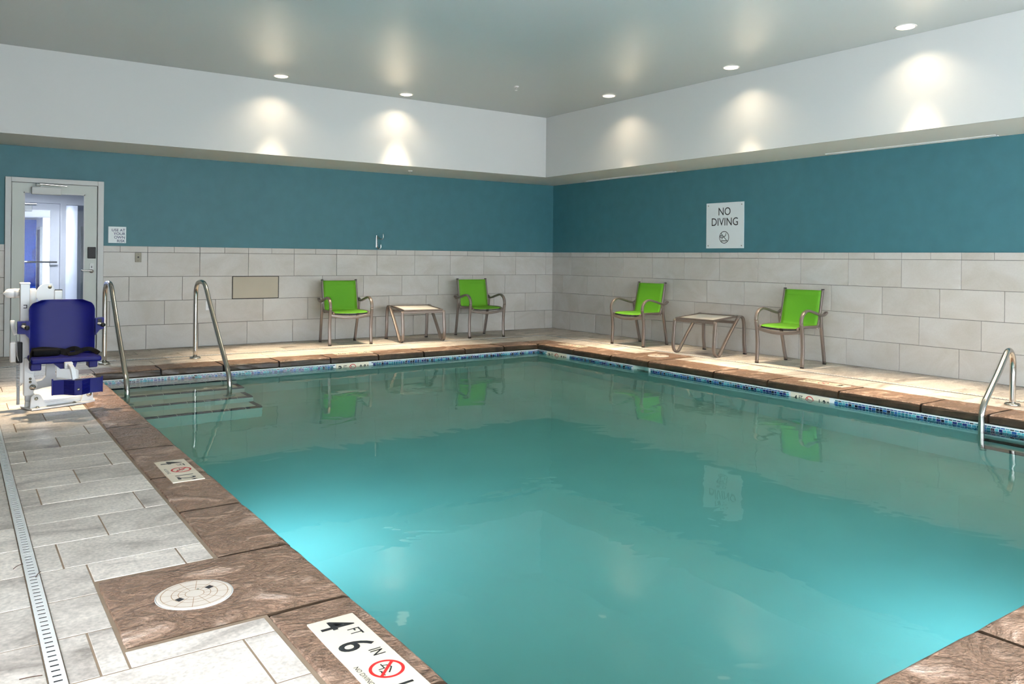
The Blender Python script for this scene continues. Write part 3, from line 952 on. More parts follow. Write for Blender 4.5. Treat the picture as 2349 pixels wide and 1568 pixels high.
r = thing('power_outlet', 'white power outlet low on the far tiled wall behind a handrail', 'outlet', (-5.758, -0.014, 0.533))
box_obj('plate', -0.038, 0.038, -0.006, 0.0, -0.06, 0.06, 'white_plastic', r, bev=0.003)
for z in (-0.022, 0.022):
    s = box_obj('socket', -0.017, 0.017, -0.009, -0.005, z - 0.016, z + 0.016, 'white_plastic', r, bev=0.002)
    for x in (-0.006, 0.006): box_obj('slot', x - 0.0015, x + 0.0015, -0.0095, -0.0085, z - 0.004, z + 0.008, 'black', s)

r = thing('wall_hook', 'bent steel double hook on the teal wall above the left green chair', 'hook', (-3.30, 0.0, 1.32))
sweep_obj('hook_plate', [(-0.035, -0.006, 0.02), (-0.035, -0.006, 0.20)], rrect(0.026, 0.010), 'steel', r, (1, 0, 0), False)
sweep_obj('prong', catmull([(-0.030, -0.008, 0.185), (-0.010, -0.05, 0.155), (0.012, -0.085, 0.142), (0.024, -0.10, 0.165), (0.024, -0.10, 0.225)], 5), rrect(0.02, 0.009), 'steel', r, (1, 0, 0))
sweep_obj('prong', catmull([(-0.035, -0.008, 0.04), (-0.03, -0.025, 0.012), (-0.012, -0.05, 0.002), (0.004, -0.06, 0.02), (0.004, -0.06, 0.068)], 5), rrect(0.02, 0.009), 'steel', r, (1, 0, 0))

# ------------------------------------------------------------------ skimmer lids
def skimmer(x, y, rad, label, ang):
    r = thing('skimmer_lid', label, 'skimmer lid', (x, y, 0.0035), ang)
    lathe_obj('collar', [(rad + 0.005, -0.02), (rad + 0.005, 0.0015), (rad + 0.001, 0.002), (rad + 0.001, -0.02)], 'white_plastic', r, 40)
    lathe_obj('lid', [(rad, -0.01), (rad, 0.003), (rad - 0.004, 0.0045), (0.0, 0.0045)], 'lid', r, 40, smooth=False)
    P = Print((0, 0, 0.0045), (1, 0, 0), (0, 1, 0), 0.0004)
    k = rad
    for f in (0.26, 0.44, 0.62, 0.9): P.ring('groove', 0, 0, f * k, 0.0022, 'lid_groove', r)
    P.strokes('groove', [[(f0 * k * math.cos(a), f0 * k * math.sin(a)), (0.92 * k * math.cos(a), 0.92 * k * math.sin(a))] for a in [PI * i / 6 + 0.3 for i in range(12)] for f0 in (0.27,)], 0.0018, 'lid_groove', r)
    for s in (-1, 1):
        bm = bmesh.new(); abox(bm, s * 0.5 * k - 0.011, s * 0.5 * k + 0.011, -0.011, 0.011, 0.0052, 0.0058)
        bm_obj('finger_hole', bm, 'dark', r)
    lathe_obj('screw', [(0.0, 0.0068), (0.004, 0.006), (0.005, 0.0045)], 'plate', r, 8, (0, 0, 1), (0.03, 0.02, 0))
    return r
skimmer(-7.82, -8.03, 0.125, 'round cream skimmer lid in the brown stone beside the slotted drain', 0.45)
skimmer(-1.318, -3.86, 0.125, 'round cream skimmer lid in the brown stone in front of the right low table', 0.3)

# ------------------------------------------------------------------ depth markers
def diver(P, x, y, k, m, parent):
    P.strokes('pictogram', [[(x - .75 * k, y - .1 * k), (x - .15 * k, y - .1 * k), (x - .15 * k, y - .5 * k)],
                            [(x - .55 * k, y - .05 * k), (x - .45 * k, y + .25 * k), (x - .1 * k, y + .4 * k), (x + .25 * k, y + .15 * k), (x + .5 * k, y - .05 * k)],
                            [(x + .05 * k + i * .13 * k, y - (.45 if i % 2 else .53) * k) for i in range(6)]], 0.10 * k, m, parent)

def depth_marker(label, org, right, upv, tiles, s, t=0.004):
    """tiles laid one after another along right; s = tile size"""
    o = Vector(org); R_, U_ = Vector(right), Vector(upv); N_ = R_.cross(U_)
    root = thing('depth_marker', label, 'depth marker', org)
    for i, (kind, big, small) in enumerate(tiles):
        c = R_ * (i * (s + 0.001))
        bm = bmesh.new()
        prism(bm, [(0.0, 0.0), (s, 0.0), (s, s), (0, s)], lambda a, b, d: c + R_ * a + U_ * b + N_ * d, -0.004, t)
        tl = bm_obj('marker_tile', bm, 'marker', root)
        P = Print(c + N_ * t, R_, U_, 0.0005)
        if kind == 'num':
            P.text('lettering', big, s * 0.36, s * 0.44, s * 0.98, 'ink', tl, s * 0.012, sx=0.85)
            P.text('lettering', small, s * 0.81, s * 0.70, s * 0.36, 'ink', tl, s * 0.004, sx=0.8)
        elif kind == 'metric':
            P.text('lettering', big, s * 0.44, s * 0.48, s * 0.80, 'ink', tl, s * 0.012, sx=0.66)
            P.text('lettering', small, s * 0.90, s * 0.68, s * 0.24, 'ink', tl, s * 0.003, sx=0.8)
        else:
            P.ring('prohibition_ring', s * 0.5, s * 0.58, s * 0.33, s * 0.06, 'red', tl, math.radians(-45))
            diver(P, s * 0.5, s * 0.58, s * 0.27, 'ink', tl)
            P.text('lettering', 'NO DIVING', s * 0.5, s * 0.12, s * 0.14, 'ink', tl)
    return root
ND = ('nd', '', '')
T4 = [('num', '4', 'FT'), ND, ('metric', '1.2', 'M')]
T3 = [('num', '3', 'FT'), ND, ('metric', '0.9', 'M')]
zc = 0.0042
depth_marker('cream 4 FT 6 IN depth marker tiles set in the brown coping', (-7.578, -8.482, zc), (0, -1, 0), (1, 0, 0),
             [('num', '4', 'FT'), ('num', '6', 'IN'), ND, ('metric', '1.37', 'M')], 0.158)
depth_marker('cream 4 FT and 1.2 M depth marker tiles in the coping before the lift', (-7.574, -6.040, zc), (0, -1, 0), (1, 0, 0), T4, 0.162)
depth_marker('cream depth marker tiles in the coping behind the blue pool lift seat', (-7.545, -2.02, zc), (0, -1, 0), (1, 0, 0), T3, 0.155)
depth_marker('cream depth marker tiles in the coping below the left green chair', (-4.225, -1.66, zc), (-1, 0, 0), (0, -1, 0), T3, 0.158)
depth_marker('cream depth marker tiles in the coping at the pool corner', (-1.44, -2.19, zc), (0, 1, 0), (-1, 0, 0), T3, 0.155).location = (-1.44, -2.66, zc)
depth_marker('cream 4 FT depth marker tiles in the coping nearest the ladder', (-1.44, -6.55, zc), (0, 1, 0), (-1, 0, 0), T4, 0.158)
zb = -0.221
depth_marker('white depth marker at the waterline in the far mosaic band', (-4.777, WY1 - 0.006, zb), (1, 0, 0), (0, 0, 1), T3, 0.140)
depth_marker('white depth marker at the waterline next to the pool corner', (WX1 - 0.006, -2.19, zb), (0, -1, 0), (0, 0, 1), T3, 0.140)
depth_marker('white 4 FT depth marker at the waterline of the right mosaic band', (WX1 - 0.006, -6.12, zb), (0, -1, 0), (0, 0, 1), T4, 0.140)

# ------------------------------------------------------------------ underwater lamps
def pool_lamp(loc, nrm, label, watts):
    r = thing('pool_light', label, 'pool light', loc, group='underwater lamps in the pool walls')
    n = Vector(nrm)
    lathe_obj('bezel', [(0.15, 0.0), (0.148, 0.012), (0.125, 0.016), (0.12, 0.008)], 'steel', r, 32, n)
    lathe_obj('lens', [(0.12, 0.008), (0.08, 0.018), (0.0, 0.022)], 'white_plastic', r, 24, n)
    la = bpy.data.lights.new('lamp', 'AREA'); la.shape = 'DISK'; la.size = 0.24; la.energy = watts; la.color = (0.34, 0.70, 1.0)
    lo = bpy.data.objects.new('lamp', la); COL.objects.link(lo); lo.parent = r
    lo.location = n * 0.03
    lo.rotation_euler = (-n).to_track_quat('Z', 'Y').to_euler()
pool_lamp((WX0, -6.35, -0.55), (1, 0, 0), 'round underwater lamp in the pool wall below the 4 FT markers', POOL_LAMP)
pool_lamp((-4.6, WY0, -0.55), (0, 1, 0), 'round underwater lamp in the near pool wall', POOL_LAMP * 0.75)

# ------------------------------------------------------------------ handrails and ladder
def handrail(x, label):
    r = thing('handrail', label, 'handrail', (x, -1.27, 0), group='stainless handrails at the pool steps')
    pts = [(0, 0), (0, .45), (0, .70), (-.02, .81), (-.09, .876), (-.20, .897), (-.32, .895), (-.415, .868), (-.50, .80), (-.60, .70), (-.967, .36), (-1.27, .10), (-1.36, .02), (-1.405, -.06), (-1.42, -.16), (-1.42, -.40), (-1.42, -.642)]
    sweep_obj('rail', catmull([(0, y, z) for y, z in pts], 5), circle(0.0245, 16), 'steel', r, (1, 0, 0))
    lathe_obj('flange', [(0.0, 0.0), (0.062, 0.0), (0.062, 0.012), (0.052, 0.022), (0.028, 0.024), (0.0, 0.024)], 'steel', r, 24)
    lathe_obj('flange', [(0.0, 0.0), (0.062, 0.0), (0.062, 0.012), (0.052, 0.022), (0.028, 0.024), (0.0, 0.024)], 'steel', r, 24, (0, 0, 1), (0, -1.42, -0.645))
handrail(-7.17, 'stainless steel handrail into the pool beside the lift seat')
handrail(-6.22, 'stainless steel handrail into the pool in front of the power outlet')

r = thing('pool_ladder', 'stainless steel pool ladder with black treads at the right coping', 'ladder', (-1.178, -7.868, 0))
def ladder_pt(x, z): return Vector((x + 1.178, (x + 1.178) * 0.09, z))
lp = [(-1.178, 0), (-1.172, .20), (-1.166, .33), (-1.185, .41), (-1.235, .462), (-1.29, .466), (-1.345, .432), (-1.50, .305), (-1.70, .155), (-1.79, .085), (-1.835, .02), (-1.845, -.05), (-1.845, -.3), (-1.845, -.6), (-1.80, -.85)]
for k in range(2):
    off = Vector((0, -0.50 * k, 0))
    sweep_obj('rail', catmull([ladder_pt(x, z) + off for x, z in lp], 5), circle(0.024, 16), 'steel', r, (0, 1, 0))
    lathe_obj('flange', [(0.0, 0.0), (0.062, 0.0), (0.062, 0.012), (0.052, 0.022), (0.028, 0.024), (0.0, 0.024)], 'steel', r, 24, (0, 0, 1), off)
for z in (-0.17, -0.43, -0.69):
    c = ladder_pt(-1.845, z)
    box_obj('tread', c.x - 0.045, c.x + 0.045, c.y - 0.49, c.y - 0.01, z - 0.028, z, 'black', r, bev=0.006)

# ------------------------------------------------------------------ chairs
def make_chair():
    c = thing('sling_chair', 'x', 'chair', (0, 0, 0))
    prof = rrect(0.040, 0.026, 0.007)
    for s in (-1, 1):
        X = s * 0.292
        leg = [(-.272, .012), (-.264, .14), (-.262, .26), (-.276, .40), (-.294, .50)]
        arm = [(-.294, .50), (-.288, .555), (-.255, .605), (-.20, .634), (-.143, .640), (-.07, .626), (.01, .606), (.09, .586), (.145, .577), (.185, .584), (.232, .610)]
        full = catmull([(X, y, z) for y, z in leg + arm[1:]], 5)
        k = 5 * (len(leg) - 1)
        sweep_obj('leg', full[:k + 1], prof, 'frame', c)
        sweep_obj('armrest', full[k:], prof, 'frame', c)
        box_obj('foot_cap', X - 0.0185, X + 0.0185, -.285, -.260, 0.0, 0.014, 'black', c)
        xr = s * 0.258
        sweep_obj('leg', catmull([(s * 0.268, .150, .575), (s * 0.264, .175, .42), (xr, .225, .20), (s * .252, .268, .012)], 5), rrect(0.036, 0.028, 0.007), 'frame', c)
        box_obj('foot_cap', s * .252 - 0.016, s * .252 + 0.016, .256, .282, 0.0, 0.014, 'black', c)
        xs = s * 0.245
        sweep_obj('side_rail', catmull([(xs, -.290, .432), (xs, -.24, .446), (xs, -.10, .450), (xs, .06, .446), (xs, .125, .452), (xs, .150, .49), (xs, .165, .56), (xs, .20, .72), (xs, .232, .868)], 5), rrect(0.026, 0.030, 0.007), 'frame', c)
        box_obj('post_cap', xs - 0.014, xs + 0.014, .218, .248, .864, .878, 'black', c, bev=0.003)
        box_obj('bracket', min(s * 0.245, s * 0.29), max(s * 0.245, s * 0.29), -.275, -.255, .405, .428, 'frame', c)
        box_obj('bracket', min(s * 0.245, s * 0.268), max(s * 0.245, s * 0.268), .148, .17, .435, .455, 'frame', c)
    # bowed front stretcher and the dark bar under the front of the sling
    sweep_obj('front_stretcher', catmull([(-.288, -.272, .412), (-.2, -.278, .393), (-.1, -.283, .379), (0, -.285, .374), (.1, -.283, .379), (.2, -.278, .393), (.288, -.272, .412)], 4), rrect(0.024, 0.038, 0.006), 'frame', c, (0, 1, 0))
    sweep_obj('tension_bar', catmull([(-.245, -.262, .428), (-.12, -.266, .417), (0, -.268, .413), (.12, -.266, .417), (.245, -.262, .428)], 4), rrect(0.016, 0.012, 0.004), 'black', c, (0, 1, 0))
    sweep_obj('rear_bar', [(-.25, .13, .428), (.25, .13, .428)], rrect(0.02, 0.02, 0.005), 'frame', c, (0, 1, 0))
    # the sling: a curved sheet between the side rails, given its own thickness
    def sheet(name, path, sag):
        bm = bmesh.new()
        pts = catmull([(0, y, z) for y, z in path], 6)
        nx = 10
        rows = []
        for i, p in enumerate(pts):
            t = (pts[min(i + 1, len(pts) - 1)] - pts[max(i - 1, 0)]).normalized()
            n = Vector((0, -t.z, t.y))
            row = []
            for j in range(nx + 1):
                x = -0.236 + 0.472 * j / nx
                d = sag * (1 - (2 * j / nx - 1) ** 2) * math.sin(PI * min(1, max(0.25, i / (len(pts) - 1))))
                row.append((Vector((x, p.y, p.z)) - n * d, n))
            rows.append(row)
        A = [[bm.verts.new(p) for p, n in r_] for r_ in rows]
        B = [[bm.verts.new(p - n * 0.004) for p, n in r_] for r_ in rows]
        for i in range(len(A) - 1):
            for j in range(nx):
                bm.faces.new((A[i][j], A[i][j + 1], A[i + 1][j + 1], A[i + 1][j]))
                bm.faces.new((B[i][j], B[i + 1][j], B[i + 1][j + 1], B[i][j + 1]))
        for i in range(len(A) - 1):
            bm.faces.new((A[i][0], A[i + 1][0], B[i + 1][0], B[i][0])); bm.faces.new((A[i][nx], B[i][nx], B[i + 1][nx], A[i + 1][nx]))
        for j in range(nx):
            bm.faces.new((A[0][j], B[0][j], B[0][j + 1], A[0][j + 1])); bm.faces.new((A[-1][j], A[-1][j + 1], B[-1][j + 1], B[-1][j]))
        return bm_obj(name, bm, 'lime', c, smooth=True)
    sheet('seat', [(-.288, .442), (-.24, .458), (-.10, .460), (.06, .456), (.118, .459)], 0.014)
    bk = sheet('backrest', [(.120, .462), (.136, .49), (.150, .56), (.186, .72), (.218, .862)], 0.010)
    box_obj('top_hem', -.232, .232, .196, .199, .800, .803, 'lime', bk)
    return c
chair = make_chair()
GC = 'lime green sling chairs by the walls'
def put_chair(first, loc, rz, label):
    o = chair if first else copy_tree(chair)
    o.location = loc; o.rotation_euler = (0, 0, rz)
    tag(o, label, 'chair', GC)
put_chair(True, (-4.075, -0.55, 0), math.radians(-4), 'lime green sling chair against the far wall, below the steel hook')
put_chair(False, (-1.90, -0.60, 0), math.radians(-4), 'lime green sling chair against the far wall, next to the room corner')
put_chair(False, (-0.545, -2.745, 0), -PI / 2 + math.radians(4), 'lime green sling chair on the right wall, next to the room corner')
put_chair(False, (-0.485, -5.20, 0), -PI / 2 + math.radians(4), 'lime green sling chair on the right wall, nearest the ladder')

# ------------------------------------------------------------------ low tables
def make_table():
    c = thing('side_table', 'x', 'table')
    prof = rrect(0.042, 0.024, 0.006)
    for s in (-1, 1):
        X = s * 0.318
        front = [(-.376, .437), (-.392, .30), (-.404, .15), (-.398, .075), (-.375, .030), (-.335, .0105), (-.295, .022), (-.262, .06), (-.14, .215), (.0, .375), (.085, .465)]
        rear = [(.085, .465), (.115, .486), (.150, .488), (.190, .462), (.212, .40), (.218, .30), (.222, .15), (.240, .012)]
        full = catmull([(X, y, z) for y, z in front + rear[1:]], 5)
        k = 5 * (len(front) - 1)
        sweep_obj('leg', full[:k + 1], prof, 'frame', c)
        sweep_obj('leg', full[k:], prof, 'frame', c)
        box_obj('foot_cap', X - 0.02, X + 0.02, .226, .254, 0.0, 0.014, 'black', c)
        sweep_obj('top_rail', [(s * .288, -.372, .452), (s * .288, .115, .490)], rrect(0.024, 0.024, 0.006), 'frame', c, (1, 0, 0), False)
    sweep_obj('cross_bar', [(-.318, -.376, .425), (.318, -.376, .425)], rrect(0.022, 0.036, 0.005), 'frame', c, (0, 1, 0), False)
    sweep_obj('cross_bar', [(-.318, .06, .415), (.318, .06, .415)], rrect(0.022, 0.036, 0.005), 'frame', c, (0, 1, 0), False)
    sweep_obj('top_rail', [(-.30, -.372, .454), (.30, -.372, .454)], rrect(0.030, 0.018, 0.005), 'frame', c, (0, 1, 0), False)
    sweep_obj('top_rail', [(-.30, .115, .490), (.30, .115, .490)], rrect(0.026, 0.020, 0.005), 'frame', c, (0, 1, 0), False)
    bm = bmesh.new()
    nx, ny = 8, 8
    A, B = [], []
    for i in range(ny + 1):
        f = i / ny
        y = -.345 + .435 * f; z = .458 + .033 * f
        A.append([bm.verts.new((-.272 + .544 * j / nx, y, z - 0.006 * math.sin(PI * f) * math.sin(PI * j / nx))) for j in range(nx + 1)])
        B.append([bm.verts.new((-.272 + .544 * j / nx, y, z - 0.008 - 0.006 * math.sin(PI * f) * math.sin(PI * j / nx))) for j in range(nx + 1)])
    for i in range(ny):
        for j in range(nx):
            bm.faces.new((A[i][j], A[i][j + 1], A[i + 1][j + 1], A[i + 1][j]))
            bm.faces.new((B[i][j], B[i + 1][j], B[i + 1][j + 1], B[i][j + 1]))
    for i in range(ny):
        bm.faces.new((A[i][0], A[i + 1][0], B[i + 1][0], B[i][0])); bm.faces.new((A[i][nx], B[i][nx], B[i + 1][nx], A[i + 1][nx]))
    for j in range(nx):
        bm.faces.new((A[0][j], B[0][j], B[0][j + 1], A[0][j + 1])); bm.faces.new((A[ny][j], A[ny][j + 1], B[ny][j + 1], B[ny][j]))
    bm_obj('table_top', bm, 'sling_white', c, smooth=True)
    return c
table = make_table()
GT = 'low white topped tables between the chairs'
t2 = copy_tree(table)
table.location = (-3.03, -0.600, 0); table.rotation_euler = (0, 0, math.radians(-5))
tag(table, 'low white-topped table with bent metal legs between the far chairs', 'table', GT)
t2.location = (-0.475, -4.0, 0); t2.rotation_euler = (0, 0, -PI / 2 + math.radians(4))
tag(t2, 'low white-topped table with bent metal legs between the right wall chairs', 'table', GT)

# ------------------------------------------------------------------ pool lift
lift = thing('pool_lift', 'white pool lift with a blue moulded seat and footrest on the deck', 'pool lift', (-8.0, -3.75, 0))
bp_ang = math.radians(20)
def bpt(a, b, z): # base plate frame: a along the plate, b across
    return Vector((-0.035 + a * math.cos(bp_ang) - b * math.sin(bp_ang), -0.045 + a * math.sin(bp_ang) + b * math.cos(bp_ang), z))
poly = [(-0.03, -0.095), (0.40, -0.095), (0.47, -0.06), (0.495, 0.0), (0.47, 0.06), (0.40, 0.095), (-0.03, 0.095)]
bm = bmesh.new(); prism(bm, poly, bpt, 0.004, 0.016)
bm_obj('base_plate', bm, 'lift_white', lift)
bm = bmesh.new(); prism(bm, [(a * 0.98 + 0.003, b * 0.96) for a, b in poly], bpt, 0.0, 0.005)
bm_obj('base_pad', bm, 'black', lift)
bm = bmesh.new()
prism(bm, [(0.05, -0.035), (0.40, -0.035), (0.40, 0.035), (0.05, 0.035)], bpt, 0.016, 0.055)
bmesh.ops.bevel(bm, geom=list(bm.edges), offset=0.012, segments=2, affect='EDGES')
bm_obj('base_tube', bm, 'lift_white', lift)
for b in (-0.045, 0.045):
    bm = bmesh.new()
    prism(bm, [(-0.02, 0.016), (0.10, 0.016), (0.055, 0.105), (0.035, 0.118), (0.005, 0.118), (-0.015, 0.10)], lambda a, z, d: bpt(a, b + d, z), -0.006, 0.006)
    bm_obj('gusset', bm, 'lift_white', lift)
    bm = bmesh.new()
    prism(bm, [(0.36, 0.016), (0.46, 0.016), (0.455, 0.075), (0.43, 0.105), (0.40, 0.10), (0.375, 0.06)], lambda a, z, d: bpt(a, b + d, z), -0.006, 0.006)
    bm_obj('gusset', bm, 'lift_white', lift)
def bolt(p, ax, rad, parent=lift, m='steel'):
    lathe_obj('bolt', [(0.0, 0.012), (rad * 0.55, 0.012), (rad * 0.6, 0.005), (rad, 0.004), (rad, 0.0), (0, 0)], m, parent, 12, ax, p)
acr = (math.sin(bp_ang), -math.cos(bp_ang), 0)
bolt(bpt(0.02, -0.051, 0.085), acr, 0.014); bolt(bpt(0.425, -0.051, 0.07), acr, 0.022)
for a, b in ((0.02, -0.075), (0.30, -0.07), (0.30, 0.07)): bolt(bpt(a, b, 0.016), (0, 0, 1), 0.016)
# mast
box_obj('mast', -0.106, -0.042, -0.03, 0.045, 0.20, 0.97, 'lift_white', lift, bev=0.006, seg=2)
box_obj('mast_cap', -0.110, -0.038, -0.034, 0.049, 0.962, 0.978, 'lift_white', lift, bev=0.005)
box_obj('mast_foot', -0.080, -0.012, -0.055, 0.03, 0.105, 0.40, 'lift_white', lift, bev=0.006, seg=2)
box_obj('mast_shoe', -0.070, -0.005, -0.045, 0.025, 0.06, 0.12, 'lift_grey', lift, bev=0.008)
bm = bmesh.new()
prism(bm, [(-0.075, 0.30), (-0.02, 0.27), (0.012, 0.19), (0.005, 0.155), (-0.06, 0.115), (-0.075, 0.13)], lambda a, z, d: Vector((a, d, z)), -0.066, -0.056)
bm_obj('pivot_plate', bm, 'lift_white', lift)
bolt((-0.022, -0.066, 0.172), (0, -1, 0), 0.022)
bolt((-0.037, -0.066, 0.238), (0, -1, 0), 0.010, m='plate'); bolt((-0.037, -0.066, 0.214), (0, -1, 0), 0.010, m='plate')
# curved casting that carries the seat
bm = bmesh.new()
prism(bm, [(-0.01, 0.205), (0.045, 0.218), (0.068, 0.245), (0.072, 0.36), (0.136, 0.36), (0.134, 0.26), (0.145, 0.225), (0.26, 0.20), (0.26, 0.155), (0.10, 0.165), (0.05, 0.158), (0.0, 0.145)], lambda a, z, d: Vector((a, d, z)), -0.04, 0.02)
bm_obj('swing_arm', bm, 'lift_grey', lift)
bm = bmesh.new()
prism(bm, [(0.145, 0.37), (0.30, 0.27), (0.30, 0.19), (0.145, 0.20)], lambda a, z, d: Vector((a, d, z)), 0.0, 0.03)
bm_obj('swing_arm_web', bm, 'lift_white', lift)
# actuator housing behind the mast
lathe_obj('actuator', [(0.0, -0.02), (0.012, 0.0), (0.030, 0.012), (0.036, 0.03), (0.036, 0.12), (0.0, 0.12)], 'lift_white', lift, 18, (1, 0, 0), (-0.205, 0.06, 0.893))
lathe_obj('actuator_band', [(0.037, 0.0), (0.038, 0.002), (0.038, 0.014), (0.037, 0.016)], 'lift_grey', lift, 18, (1, 0, 0), (-0.145, 0.06, 0.893))
lathe_obj('motor', [(0.0, 0.93), (0.020, 0.928), (0.028, 0.915), (0.028, 0.60), (0.0, 0.60)], 'lift_white', lift, 18, (0, 0, 1), (-0.018, 0.09, 0.0))
bm = bmesh.new()
poly = [(0.103 + 0.082 * math.cos(a), 0.875 + 0.085 * math.sin(a)) for a in [math.radians(100 + 14 * i) for i in range(13)]] + [(0.155, 0.80), (0.152, 0.915), (0.135, 0.955)]
prism(bm, poly, lambda a, z, d: Vector((a, d, z)), 0.27, 0.31)
bm_obj('arm_cover', bm, 'lift_white', lift)
bolt((0.117, 0.27, 0.930), (0, -1, 0), 0.014, m='plate')
box_obj('arm_end', 0.148, 0.208, 0.26, 0.32, 0.80, 0.906, 'lift_white', lift, bev=0.006)
box_obj('arm_end_cap', 0.150, 0.206, 0.262, 0.318, 0.898, 0.91, 'black', lift)
# mast sticker and clips
P = Print((-0.075, -0.0305, 0.79), (1, 0, 0), (0, 0, 1))
P.strokes('sticker', [[(-0.008, 0.014), (0.012, 0.014), (0.012, -0.008), (-0.008, -0.008)]], 0.006, 'ink', lift)
# seat: one moulded shell, back and bottom
def seat_shell():
    s = box_obj('seat', -0.066, 0.397, -0.50, -0.17, 0.395, 0.436, 'blue', lift, bev=0.014, seg=3)
    W0, W1, rc = -0.062, 0.386, 0.085
    cxm, hw = (W0 + W1) / 2, (W1 - W0) / 2
    nu, nv = 20, 18
    b = bmesh.new()
    fr, bk = [], []
    for i in range(nv + 1):
        z = 0.40 + 0.45 * i / nv
        w = hw
        if z > 0.85 - rc:
            t = (z - (0.85 - rc)) / rc
            w = hw - rc + rc * math.sqrt(max(0.0, 1 - t * t))
        w = min(w, hw - 0.006 * (1 - i / nv)) if i else w
        rf, rb = [], []
        for j in range(nu + 1):
            a = 2 * j / nu - 1
            x = cxm + a * w
            y = -0.205 + (z - 0.40) * 0.10 - 0.045 * abs(a) ** 4 + 0.018 * (1 - a * a)
            rf.append(b.verts.new((x, y - 0.012, z))); rb.append(b.verts.new((x, y + 0.012, z)))
        fr.append(rf); bk.append(rb)
    for i in range(nv):
        for j in range(nu):
            b.faces.new((fr[i][j], fr[i][j + 1], fr[i + 1][j + 1], fr[i + 1][j]))
            b.faces.new((bk[i][j], bk[i + 1][j], bk[i + 1][j + 1], bk[i][j + 1]))
        b.faces.new((fr[i][0], fr[i + 1][0], bk[i + 1][0], bk[i][0])); b.faces.new((fr[i][nu], bk[i][nu], bk[i + 1][nu], fr[i + 1][nu]))
    for j in range(nu):
        b.faces.new((fr[0][j], bk[0][j], bk[0][j + 1], fr[0][j + 1])); b.faces.new((fr[nv][j], fr[nv][j + 1], bk[nv][j + 1], bk[nv][j]))
    o = bm_obj('backrest', b, 'blue', lift, smooth=True)
    md = o.modifiers.new('bevel', 'BEVEL'); md.width = 0.008; md.segments = 2; md.limit_method = 'ANGLE'
    return s
seat = seat_shell()
for q in ((-0.064, 0.006), (0.315, 0.375)):
    box_obj('seat_foot', q[0], q[1], -0.45, -0.30, 0.345, 0.398, 'blue', seat, bev=0.006)
bm = bmesh.new(); prism(bm, [(0.075, 0.398), (0.235, 0.398), (0.225, 0.36), (0.20, 0.352), (0.125, 0.352)], lambda a, z, d: Vector((a, d, z)), -0.48, -0.25)
bm_obj('seat_rib', bm, 'blue', seat)
# arm brackets with their pegs
for x0, x1, z0, z1, kx, kz in ((-0.135, -0.055, 0.604, 0.695, -0.085, 0.655), (0.382, 0.442, 0.622, 0.708, 0.418, 0.658)):
    bm = bmesh.new()
    if x0 < 0: pl = [(x1, z1), (x0, z1), (x0, z0), (x1 - 0.03, z0 - 0.004), (x1, z0 - 0.045)]
    else: pl = [(x0, z1 - 0.005), (x1, z1), (x1, z0), (x0 + 0.03, z0 - 0.01), (x0, z0 - 0.05)]
    prism(bm, pl, lambda a, z, d: Vector((a, d, z)), -0.27, -0.20)
    br = bm_obj('arm_bracket', bm, 'blue', lift)
    xm = (x0 + x1) / 2
    box_obj('socket', xm - 0.013, xm + 0.013, -0.274, -0.268, z1 - 0.045, z1 - 0.01, 'black', br)
    sweep_obj('peg', [(xm - 0.01, -0.26, kz + 0.004), (kx + 0.004, -0.36, kz)], circle(0.011, 10), 'lift_white', br, (0, 0, 1))
    lathe_obj('peg_knob', [(0.0, 0.03), (0.012, 0.028), (0.017, 0.018), (0.017, 0.002), (0.0, 0.0)], 'black', br, 14, (0, -1, 0), (kx + 0.004, -0.35, kz))
# seat belt lying on the seat
bm = bmesh.new()
for pts in ([(-0.045, -.30, .475), (0.02, -.32, .482), (0.10, -.33, .474), (0.16, -.34, .462), (0.19, -.36, .452)],
            [(0.16, -.30, .452), (0.20, -.33, .478), (0.235, -.36, .485), (0.26, -.37, .470), (0.235, -.38, .452), (0.18, -.40, .448)],
            [(0.24, -.36, .452), (0.29, -.34, .470), (0.335, -.33, .474), (0.375, -.36, .455), (0.388, -.40, .445)],
            [(-0.045, -.30, .47), (-0.06, -.38, .442), (-0.068, -.46, .425), (-0.066, -.51, .405)]):
    sweep(bm, catmull(pts, 5), rrect(0.048 if pts[0][0] < 0 and pts[1][0] > 0 else 0.034, 0.006, 0.002), (0, 0.5, 1))
bm_obj('seat_belt', bm, 'belt', lift)
bm = bmesh.new(); abox(bm, -0.045, 0.14, -0.36, -0.25, 0.437, 0.490, 0.02, 3)
bm_obj('belt_pad', bm, 'belt', lift)
# footrest
box_obj('footrest_bracket', 0.146, 0.200, -0.545, -0.495, 0.355, 0.405, 'lift_white', lift, bev=0.005)
sweep_obj('footrest_arm', catmull([(0.178, -0.53, 0.385), (0.182, -0.57, 0.38), (0.192, -0.60, 0.355), (0.208, -0.625, 0.24)], 5), rrect(0.030, 0.022, 0.004), 'lift_white', lift, (1, 0, 0), False)
fm = 0.222
ft = bmesh.new()
outl = [(0.062, -0.60), (0.135, -0.615), (0.195, -0.685), (0.245, -0.685), (0.305, -0.615), (0.389, -0.60), (0.389, -0.585), (0.30, -0.585), (0.222, -0.60), (0.14, -0.585), (0.062, -0.585)]
prism(ft, outl, lambda a, b, d: Vector((a, b, d)), 0.180, 0.286)
footrest = bm_obj('footrest', ft, 'blue', lift)
for i in range(4):
    z = 0.195 + 0.021 * i
    for (a, b) in (((0.139, -0.620), (0.190, -0.680)), ((0.301, -0.620), (0.250, -0.680))):
        sweep_obj('ridge', [(a[0], a[1], z), (b[0], b[1], z - 0.004)], rrect(0.008, 0.008, 0.002), 'blue', footrest, (0, 0, 1), False)
box_obj('socket', 0.205, 0.235, -0.655, -0.625, 0.284, 0.290, 'brown_door', footrest)
bolt((0.222, -0.685, 0.222), (0, -1, 0), 0.010, footrest)
